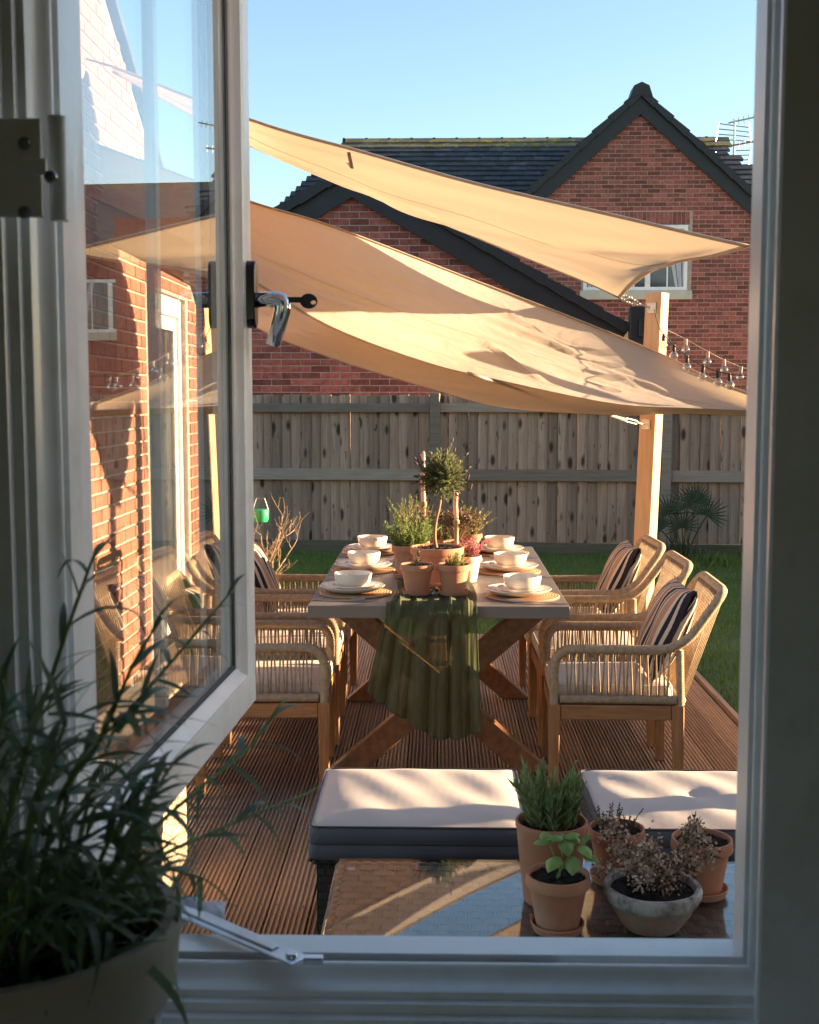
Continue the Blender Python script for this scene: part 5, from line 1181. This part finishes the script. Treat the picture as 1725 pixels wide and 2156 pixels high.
def braid(path, r, mat, parent, name='braided_edge'):
    p = resample(path, .008); m = MB()
    for ph in (0, PI * 2 / 3, PI * 4 / 3):
        q = []
        for i, c in enumerate(p):
            d = (p[min(i + 1, len(p) - 1)] - p[max(i - 1, 0)]).normalized(); o1 = d.cross(Vector((0, 0, 1))); o1 = o1.normalized() if o1.length > 1e-6 else Vector((1, 0, 0)); o2 = d.cross(o1); a = i * .5 + ph
            q.append(c + o1 * math.cos(a) * r * .6 + o2 * math.sin(a) * r * .6)
        m.tube(q, r * .62, 5)
    return m.build(name, M[mat], parent, smooth=True, world=True)
def stool(x0, x1, y0, y1, label, rl):
    t = thing('cushioned_stool', label, 'stool', ((x0 + x1) / 2, (y0 + y1) / 2, 0), 0, 'wicker stools with cushions')
    weave_box(t, (x0 + .02, y0 + .03, .03), (x1 - .02, y1 - .02, .315), 'wicker')
    for x in (x0 + .04, x1 - .04):
        for y in (y0 + .05, y1 - .04): MB().tube([(x, y, 0), (x, y, .04)], .014, 8).build('foot', M['black'], t, world=True)
    braid([(x0 + .012, y0 + .022, .318), (x1 - .012, y0 + .022, .318), (x1 - .012, y1 - .012, .318), (x0 + .012, y1 - .012, .318), (x0 + .012, y0 + .022, .318)], .012, 'wicker', t)
    w, h = x1 - x0, y1 - y0; cx, cy = (x0 + x1) / 2, (y0 + y1) / 2; r = random.Random(rl); n = 26; G = []
    def top(u, v):
        e = min(u, 1 - u, v, 1 - v); dome = .018 * (1 - math.exp(-e * 14)); wr = .0035 * math.sin(u * 9 + v * 5 + rl) * math.sin(v * 7 + 2 * rl) + .0022 * math.sin(u * 23 + v * 11)
        but = -.012 * math.exp(-((u - .5) ** 2 + (v - .5) ** 2) / .0035) if rl % 2 else 0
        return .418 - .006 + dome + wr * min(1, e * 8) + but
    P = [[(lerp(x0 + .006, x1 - .006, j / n), lerp(y0 + .006, y1 - .006, i / n), top(j / n, i / n)) for j in range(n + 1)] for i in range(n + 1)]
    c = MB().grid(P).build('cushion_top', M['bcushion'], t, smooth=True, world=True)
    m = MB(); L = rect_loop(w, h, .025, 4)[:-1]; k = len(L); V = []
    for q, z in ((.965, .322), (1, .328), (1.004, .345), (1.0, .366), (.992, .370), (1.0, .374), (1.004, .392), (.998, .408), (.985, .413)):
        for p in L: V.append((cx + p[0] * q, cy + p[1] * q, z + .0015 * math.sin(p[0] * 40 + z * 90)))
    m.add(V, [(i * k + a, i * k + (a + 1) % k, (i + 1) * k + (a + 1) % k, (i + 1) * k + a) for i in range(8) for a in range(k)] + [tuple(range(k - 1, -1, -1))])
    m.build('cushion_side', M['bside'], t, smooth=True, world=True)
    for z, q in ((.4135, .990), (.370, .999)): MB().tube([(cx + p[0] * q, cy + p[1] * q, z) for p in rect_loop(w, h, .025, 4)], .0034, 6, False).build('piping', M['piping'], t, world=True)
    return t
stool(-.338, .243, 3.14, 3.66, 'dark wicker stool with beige cushion, at the open sash side', 2)
stool(.430, 1.03, 3.14, 3.66, 'dark wicker stool with buttoned beige cushion, behind the pot of dried flowers', 3)
# glass topped coffee table
ct = thing('coffee_table', 'brown wicker coffee table with a glass top, carrying terracotta pots', 'table', (.3, 2.5, 0)); CZ = .40
X0, X1, Y0, Y1 = -.245, .98, 1.98, 2.965
weave_box(ct, (X0 + .02, Y0 + .02, .02), (X1 - .02, Y1 - .02, CZ - .022), 'wicker')
k = weave(X1 - X0 - .03, Y1 - Y0 - .03, (.064, .033), .006, o=(X0 + .015, Y0 + .015, CZ - .012), ux=(1, 0, 0), uz=(0, 1, 0)); k.f = [f for f in k.f]
tag(k.build('top_weave', M['wicker_top'], ct, world=True, fix=False), kind='stuff')
braid([(X0 + .008, Y0, CZ - .02), (X0 + .008, Y1 - .008, CZ - .02), (X1, Y1 - .008, CZ - .02), (X1, Y0, CZ - .02)], .011, 'wicker_top', ct)
MB().bbox((X0 + .004, Y0, CZ - .0055), (X1, Y1 - .003, CZ - .0005)).build('glass_top', M['tableglass'], ct, world=True, bevel=.0012)
p = atZ(740, 1822, CZ); MB().lathe([(0, -.0075), (.009, -.0075), (.011, -.009), (0, -.010)], 14, (p.x, p.y, CZ)).build('glass_pad', M['polywhite'], ct, world=True)
# pots on the coffee table
def at_table(px, py): p = atZ(px, py, CZ); return (p.x, p.y, CZ)
GC = 'terracotta pots on the coffee table'
# tall lavender pot
lv = at_table(1160, 1893); t, z0 = potted('potted_lavender', 'tall terracotta pot of bushy green lavender on the glass table', 'pot plant', lv, tall_prof(.082, .185), 'terra_dark', .073, .165, None)
a, s = MB(), MB()
for i in range(70):
    q = rng.uniform(0, 2 * PI); r = .050 * math.sqrt(rng.random()); sprig(a, s, (r * math.cos(q), r * math.sin(q), .165), (r * 5.5 * math.cos(q), r * 5.5 * math.sin(q), 1), rng.uniform(.06, .15), 22, .040, .0026, .5, .1)
fol(a, 'lav', t); stems(s, t)
# basil
bs = at_table(1174, 1956); t, z0 = potted('potted_basil', 'terracotta pot with a young basil plant, in front of the lavender', 'pot plant', (bs[0], bs[1], CZ), pot_prof(.068, .118), 'terracotta', .060, .104, None, .058)
s = MB(); hub = Vector((.012, 0, .17))
for tip in ((-.02, 0, .19), (.012, .0, .20), (.045, .01, .185), (.03, -.01, .165)): s.tube(curve([(-.004, 0, .103), (.004, -.003, .13), Vector(tip) * .9 + Vector((0, 0, .015))], 7), .0022, 5)
s.build('stem', M['fgstem'], t, smooth=True)
def broad(L, w, cup):
    G = []
    for i in range(7):
        u = i / 6; ww = w * math.sin(PI * (u ** .8) * .97 + .03); G.append([(v * ww, u * L, cup * (1 - (u - .5) ** 2 * 4) * (1 - abs(v) ** 1.6) + .0 - .2 * L * max(0, u - .6)) for v in (-1, -.6, -.25, 0, .25, .6, 1)])
    me = mesh_only(MB().grid(G), M['basil'], smooth=True, fix=False); return me
bl = broad(.042, .0165, .009)
for (x, y, z, az, el, sc_) in ((-.018, 0, .19, 1.9, .3, 1), (-.02, 0, .188, 2.6, -.1, .9), (-.012, 0, .192, .5, .5, .8), (.012, 0, .20, .3, .2, .9), (.012, 0, .2, 3.4, .1, .95), (.012, 0, .198, -1.4, -.5, 1.05), (.045, 0, .185, .2, .8, .85), (.045, 0, .185, -1.0, -.3, 1), (.045, .01, .185, 2.2, .3, .8), (.03, -.01, .165, -1.7, -.5, 1.15), (.0, -.01, .165, -2.2, -.4, 1.15), (.05, .0, .165, -.5, -.2, 1.0), (.02, 0, .175, 1.3, .2, .9)):
    meshobj('leaf', bl, t, (x, y, z), (el, 0, az - PI / 2), (sc_, sc_, sc_))
# thyme pot
ty = at_table(1297, 1852); t, z0 = potted('potted_thyme', 'terracotta pot of dark wiry thyme between lavender and dried flowers', 'pot plant', ty, pot_prof(.066, .122), 'terra_dark', .058, .108, None, .062)
a, s = MB(), MB()
for i in range(34):
    q = rng.uniform(0, 2 * PI); r = .035 * math.sqrt(rng.random()); sprig(a, s, (r * math.cos(q), r * math.sin(q), .105), (r * 16 * math.cos(q), r * 16 * math.sin(q), 1), rng.uniform(.03, .085), 26, .0075, .0022, 1.1, .2)
fol(a, 'thyme', t); stems(s, t)
# rosemary seedling pot at the right
rs = at_table(1476, 1880); t, z0 = potted('potted_rosemary', 'terracotta pot with one upright rosemary sprig behind the dried flowers', 'pot plant', rs, pot_prof(.069, .125), 'terracotta', .06, .112, None, .062)
a, s = MB(), MB()
for k in range(5): sprig(a, s, (-.03 + .004 * k, .0, .11), (-.12 + .07 * k, .03 * (k - 2), 1), .05 + .012 * (k % 3), 22, .028, .002, .7, .08)
fol(a, 'lav', t); stems(s, t)
# weathered bowl with dried flowers
bw = at_table(1372, 1949); t = thing('dried_flower_pot', 'weathered grey rimmed stone bowl with brown dried flowers', 'pot plant', bw)
wb = lambda i, a: 1 + .012 * math.sin(5 * a + i) + .008 * math.sin(11 * a + 2 * i)
MB().lathe([(0, 0), (.058, 0), (.062, .004), (.082, .035), (.092, .058)], 40, wob=wb).build('bowl', M['stone_body'], t, smooth=40)
MB().lathe([(.091, .056), (.100, .062), (.104, .072), (.1055, .088), (.102, .094), (.094, .093), (.090, .086), (.088, .078)], 40, wob=wb).build('rim', M['stone_pot'], t, smooth=40)
soil_mesh(.089, .080, 22, 5).build('soil', M['soil'], t)
a, s, b = MB(), MB(), MB()
for i in range(52):
    q = rng.uniform(0, 2 * PI); r = math.sqrt(rng.random()); tip = Vector((.125 * r * math.cos(q) * (1.05 if math.cos(q) > 0 else 1.0) - .003, .07 * r * math.sin(q), .165 + .03 * math.sin(3 * q) * r + rng.uniform(-.045, .025) - .01 * r + (.02 if abs(math.cos(q)) > .6 else 0)))
    if tip.z < .11: tip.z = .11 + rng.random() * .02
    s.tube(curve([(.014, -.005, .08), Vector((.014, -.005, .1)).lerp(tip, .5) + Vector((0, 0, .004)), tip], 5), .0011, 4)
    for _ in range(60):
        c = tip + Vector((rng.gauss(0, .0085), rng.gauss(0, .0085), rng.gauss(-.006, .010))); needle(a if rng.random() < .75 else b, c, (rng.uniform(-1, 1), rng.uniform(-1, 1), rng.uniform(-1, 1)), .0085, .0034)
for i in range(500): c = Vector((.02 + rng.gauss(0, .016), -.012 + rng.gauss(0, .012), .10 + rng.uniform(-.02, .05))); needle(a if i % 3 else b, c, (rng.uniform(-1, 1), rng.uniform(-1, 1), rng.uniform(-1, 1)), .0075, .0026)
fol(a, 'dry', t, 'flower_heads'); fol(b, 'darkleaf', t, 'dead_leaves'); stems(s, t)
# wicker sofa at the left, end of its arm in the sun
sf = thing('wicker_sofa', 'tan wicker sofa end standing on the deck beside the open sash', 'sofa', (-1.2, 3.5, 0)); a, b = (-1.66, 3.30, .03), (-.82, 3.93, .40)
weave_box(sf, a, b, 'wicker_tan')
weave_box(sf, (-.98, 3.295, .402), (-.83, 3.925, .60), 'wicker_tan', 'arm_weave'); MB().bbox((-.985, 3.29, .601), (-.825, 3.93, .615)).build('arm_top', M['wicker_tan'], sf, world=True, bevel=.006, seg=2)
cu = puffy(.66, .60, .11, .03); MB().add([(v[0] - 1.325, v[1] + 3.61, v[2] + .46) for v in cu.v], cu.f).build('seat_cushion', M['bcushion'], sf, smooth=True, world=True)
for x in (-1.6, -.88):
    for y in (3.36, 3.87): MB().tube([(x, y, 0), (x, y, .04)], .015, 8).build('foot', M['black'], sf, world=True)
# ================================================================ GARDEN PLANTS
# bare shrub by the fence, left
sb = thing('bare_shrub', 'leafless shrub with pale forked twigs beside the left hand chairs', 'shrub', (-1.32, 8.6, ZL)); m = MB()
def twig(p, d, L, r, lev):
    p, d = Vector(p), Vector(d).normalized(); pts = [p]; q = p
    for i in range(4): d = (d + Vector((rng.uniform(-.16, .16), rng.uniform(-.16, .16), rng.uniform(-.05, .14)))).normalized(); q = q + d * L / 4; pts.append(q)
    m.tube(pts, [lerp(r, r * .5, i / 4) for i in range(5)], 5)
    if lev > 0:
        for j in (1, 2, 3, 4):
            if rng.random() < .82: twig(pts[j], d + Vector((rng.uniform(-.9, .9), rng.uniform(-.7, .7), rng.uniform(-.1, .6))), L * rng.uniform(.42, .66), r * .55, lev - 1)
    else: m.tube([q, q + d * .012, q + d * .02], [r * .4, r * .9, r * .2], 4)
twig((0, 0, 0), (-.1, 0, 1), .36, .016, 0)
for dx, L in ((.8, .40), (.45, .38), (-.45, .36), (.05, .40), (1.1, .34)): twig((-.02 + dx * .05, 0, .28), (dx, rng.uniform(-.3, .3), 1), L, .009, 3)
m.build('branches', M['twig'], sb, smooth=True)
gp = atY(549, 1084, 8.9); g = thing('bird_feeder', 'green plastic feeder hanging among the bare twigs', 'bird feeder', gp)
MB().lathe([(0, -.05), (.05, -.05), (.058, -.03), (.062, .03), (.058, .04), (0, .045)], 18).build('tray', M['greenplastic'], g, smooth=40); MB().tube([(-.058, 0, .03), (-.03, 0, .12), (.03, 0, .12), (.058, 0, .03)], .003, 5).build('hanger', M['polywhite'], g)
# fan palm by the fence, right
pp_ = atZ(1425, 1180, ZL); pm = thing('fan_palm', 'small dark fan palm with spiky leaves in front of the fence', 'palm', (pp_.x, 12.3, ZL))
m, s = MB(), MB()
def fan(base, tip, spread, L, face):
    base, tip = Vector(base), Vector(tip); s.tube(curve([base, base.lerp(tip, .5) + Vector((0, 0, .03)), tip], 6), .007, 5); d = (tip - base).normalized(); sd = d.cross(face).normalized()
    for k in range(17): a = lerp(-spread, spread, k / 16); dd = d * math.cos(a) + sd * math.sin(a); needle(m, tip, dd, L * rng.uniform(.82, 1.05), .010, face, bend=-.05)
for bx_, tx, tz, sp, L, fy in ((0, .02, .58, 1.9, .26, -1), (.02, .22, .50, 1.8, .25, -.9), (-.02, -.14, .50, 1.7, .25, -1), (.03, .12, .62, 1.5, .24, -.8), (-.03, -.24, .36, 1.6, .22, -1), (0, -.02, .38, 1.9, .22, -1)):
    fan((bx_, 0, .06), (tx, rng.uniform(-.15, .1), tz), sp, L, Vector((.1, fy, .35)))
for k in range(40): needle(m, (rng.gauss(-.05, .09), rng.gauss(0, .08), .0), (rng.uniform(-.5, .5), rng.uniform(-.4, .4), 1), rng.uniform(.15, .38), .007)
fol(m, 'palm', pm, 'fronds'); MB().tube([(0, 0, -.02), (0, 0, .09)], [.05, .035], 8).build('trunk', M['bark'], pm); s.build('leaf_stalk', M['palm'], pm)
# low weeds at the fence foot
wd_ = MB()
for k in range(420): needle(wd_, (pp_.x + .25 + rng.gauss(0, .28), 12.35 + rng.gauss(0, .22), ZL), (rng.uniform(-.7, .7), rng.uniform(-.6, .6), 1), rng.uniform(.05, .16), .006)
tag(wd_.build('weeds', M['grass'], None, fix=False), 'tuft of weeds growing round the fan palm', 'weeds', kind='stuff')
# ================================================================ FOREGROUND POT ON THE WINDOW BOARD
pc = Vector((-.264, .735, 1.0125)); fp = thing('potted_lavender', 'leafy green lavender in a blue and white glazed pot on the window board', 'pot plant', pc)
zr = atY(372, 1935, pc.y).z - pc.z; RR_ = .1045
MB().lathe([(0, 0), (.066, 0), (.070, .004), (.084, zr * .45), (.093, zr - .052)], 48).build('pot', M['glaze'], fp, smooth=40)
MB().lathe([(.092, zr - .054), (.098, zr - .050), (.1005, zr - .044), (.1035, zr - .012), (RR_, zr - .006), (.1015, zr), (.095, zr), (.0905, zr - .006), (.088, zr - .03)], 48).build('rim', M['rim_stone'], fp, smooth=40)
soil_mesh(.089, zr - .028, 22, 9).build('soil', M['soil'], fp)
def fleaf(L, w, c1, c2):
    """long narrow leaf with a mid fold, arching"""
    G = []; n = 9; y = z = 0; an = .1
    for i in range(n):
        u = i / (n - 1); ww = w * (.45 + .55 * math.sin(PI * min(1, u * 1.1 + .12))) * (1 if u < .75 else max(.05, (1 - u) / .25) ** .6)
        G.append([(v * ww, y, z + .22 * ww * abs(v)) for v in (-1, 0, 1)])
        an += (c1 if u < .5 else c2) / n; y += math.cos(an) * L / n; z -= math.sin(an) * L / n
    return mesh_only(MB().grid(G), M['fg'], smooth=True, fix=False)
LM = [fleaf(.062, .0028, .7, 1.2), fleaf(.070, .0031, 1.1, 2.0), fleaf(.052, .0028, .3, .5), fleaf(.080, .0033, 1.3, 2.6), fleaf(.044, .0026, -.2, .8), fleaf(.064, .0029, .9, 1.3)]
def orient(d, roll):
    d = Vector(d).normalized(); ref = Vector((0, 0, 1)); sd = d.cross(ref); sd = sd.normalized() if sd.length > 1e-4 else Vector((1, 0, 0)); up = sd.cross(d)
    R = Matrix((sd, d, up)).transposed(); return (R @ Matrix.Rotation(roll, 3, 'Y')).to_euler()
nleaf = 0
def shoot(keys, nl, sc0, sc1, r0=.0019, start=.12, ang=(.5, 1.1)):
    global nleaf
    P = curve(keys, 24); MB().tube(P, [lerp(r0, r0 * .5, i / 23) for i in range(24)], 7).build('stem', M['fgstem'], fp, smooth=True)
    for i in range(nl):
        t = start + (1 - start) * ((i + .5) / nl); j = min(22, int(t * 23)); b = P[j].lerp(P[j + 1], t * 23 - j); ax = (P[j + 1] - P[j]).normalized()
        a = i * 2.6 + rng.uniform(-.5, .5); o1 = ax.orthogonal().normalized(); o2 = ax.cross(o1); an = rng.uniform(*ang) * (1 - .45 * t)
        d = ax * math.cos(an) + (o1 * math.cos(a) + o2 * math.sin(a)) * math.sin(an); k = lerp(sc0, sc1, t) * rng.uniform(.8, 1.15)
        meshobj('leaf', rng.choice(LM), fp, b, orient(d, rng.uniform(-.5, .5)), (k, k, k)); nleaf += 1
def lp(px, py, Y): return atY(px, py, Y) - pc
sz_ = zr - .03
# long shoots read off the photograph (pixel, distance inside or just outside the opening)
shoot([Vector((-.02, -.02, sz_)), lp(40, 1640, .74), lp(110, 1420, .76), lp(165, 1260, .78), lp(205, 1150, .80)], 16, 1.0, .7)
shoot([Vector((.02, .02, sz_)), lp(150, 1640, .78), lp(270, 1500, .82), lp(390, 1360, .88), lp(492, 1240, .93)], 15, 1.0, .7)
shoot([Vector((.05, .03, sz_)), lp(290, 1790, .80), lp(420, 1660, .86), lp(520, 1580, .92), lp(600, 1470, .97)], 14, .95, .8)
shoot([Vector((.06, .02, sz_)), lp(310, 1830, .80), lp(430, 1760, .86), lp(560, 1705, .92), lp(655, 1668, .97)], 13, .95, .75)
shoot([Vector((.01, -.01, sz_)), lp(120, 1700, .72), lp(210, 1560, .73), lp(280, 1400, .74), lp(340, 1300, .76)], 15, 1.05, .8)
shoot([Vector((-.05, 0, sz_)), lp(-20, 1600, .74), lp(10, 1480, .75), lp(-10, 1380, .76)], 12, 1.0, .8)
shoot([Vector((.0, -.04, sz_)), lp(60, 1760, .66), lp(100, 1620, .66), lp(140, 1520, .67)], 14, 1.0, .9)
shoot([Vector((.04, -.02, sz_)), lp(220, 1790, .72), lp(300, 1700, .74), lp(370, 1600, .78)], 13, 1.0, .85)
shoot([Vector((.05, -.03, sz_)), lp(250, 1860, .70), lp(340, 1830, .73), lp(430, 1850, .77)], 12, .95, .8)
shoot([Vector((-.03, .02, sz_)), lp(20, 1720, .78), lp(60, 1560, .80), lp(130, 1440, .83)], 12, 1.0, .8)
for i in range(16):
    q = rng.uniform(0, 2 * PI); r = .055 * math.sqrt(rng.random()); L = rng.uniform(.07, .14); d = Vector((math.cos(q) * .55, math.sin(q) * .45, 1)).normalized(); b = Vector((r * math.cos(q), r * math.sin(q), sz_))
    shoot([b, b + d * L * .5 + Vector((0, 0, .01)), b + d * L], 10, 1.0, .85, .0016, .18, (.6, 1.35))

# inner leaves of the clump, too many and too mixed up to pick apart
inn = MB(); PR = [[(v.co.copy()) for v in me.vertices] for me in LM]; PF = [[tuple(p.vertices) for p in me.polygons] for me in LM]
for i in range(330):
    q = rng.uniform(0, 2 * PI); r = .085 * math.sqrt(rng.random()); b = Vector((r * math.cos(q) * 1.05, r * math.sin(q) * .8, sz_ + .01 + rng.random() ** 1.3 * .15)); d = Vector((math.cos(q) * rng.uniform(0, 1.2) + rng.gauss(0, .4), math.sin(q) * rng.uniform(0, 1) + rng.gauss(0, .4), rng.uniform(-.1, 1.1)))
    k = rng.randrange(6); R = orient(d, rng.uniform(-.6, .6)).to_matrix(); sc_ = rng.uniform(.7, 1.1); inn.add([R @ (v * sc_) + b for v in PR[k]], PF[k])
o = inn.build('inner_leaves', M['fg'], fp, smooth=True, fix=False); tag(o, kind='stuff')
# ---------------------------------------------------------------- end
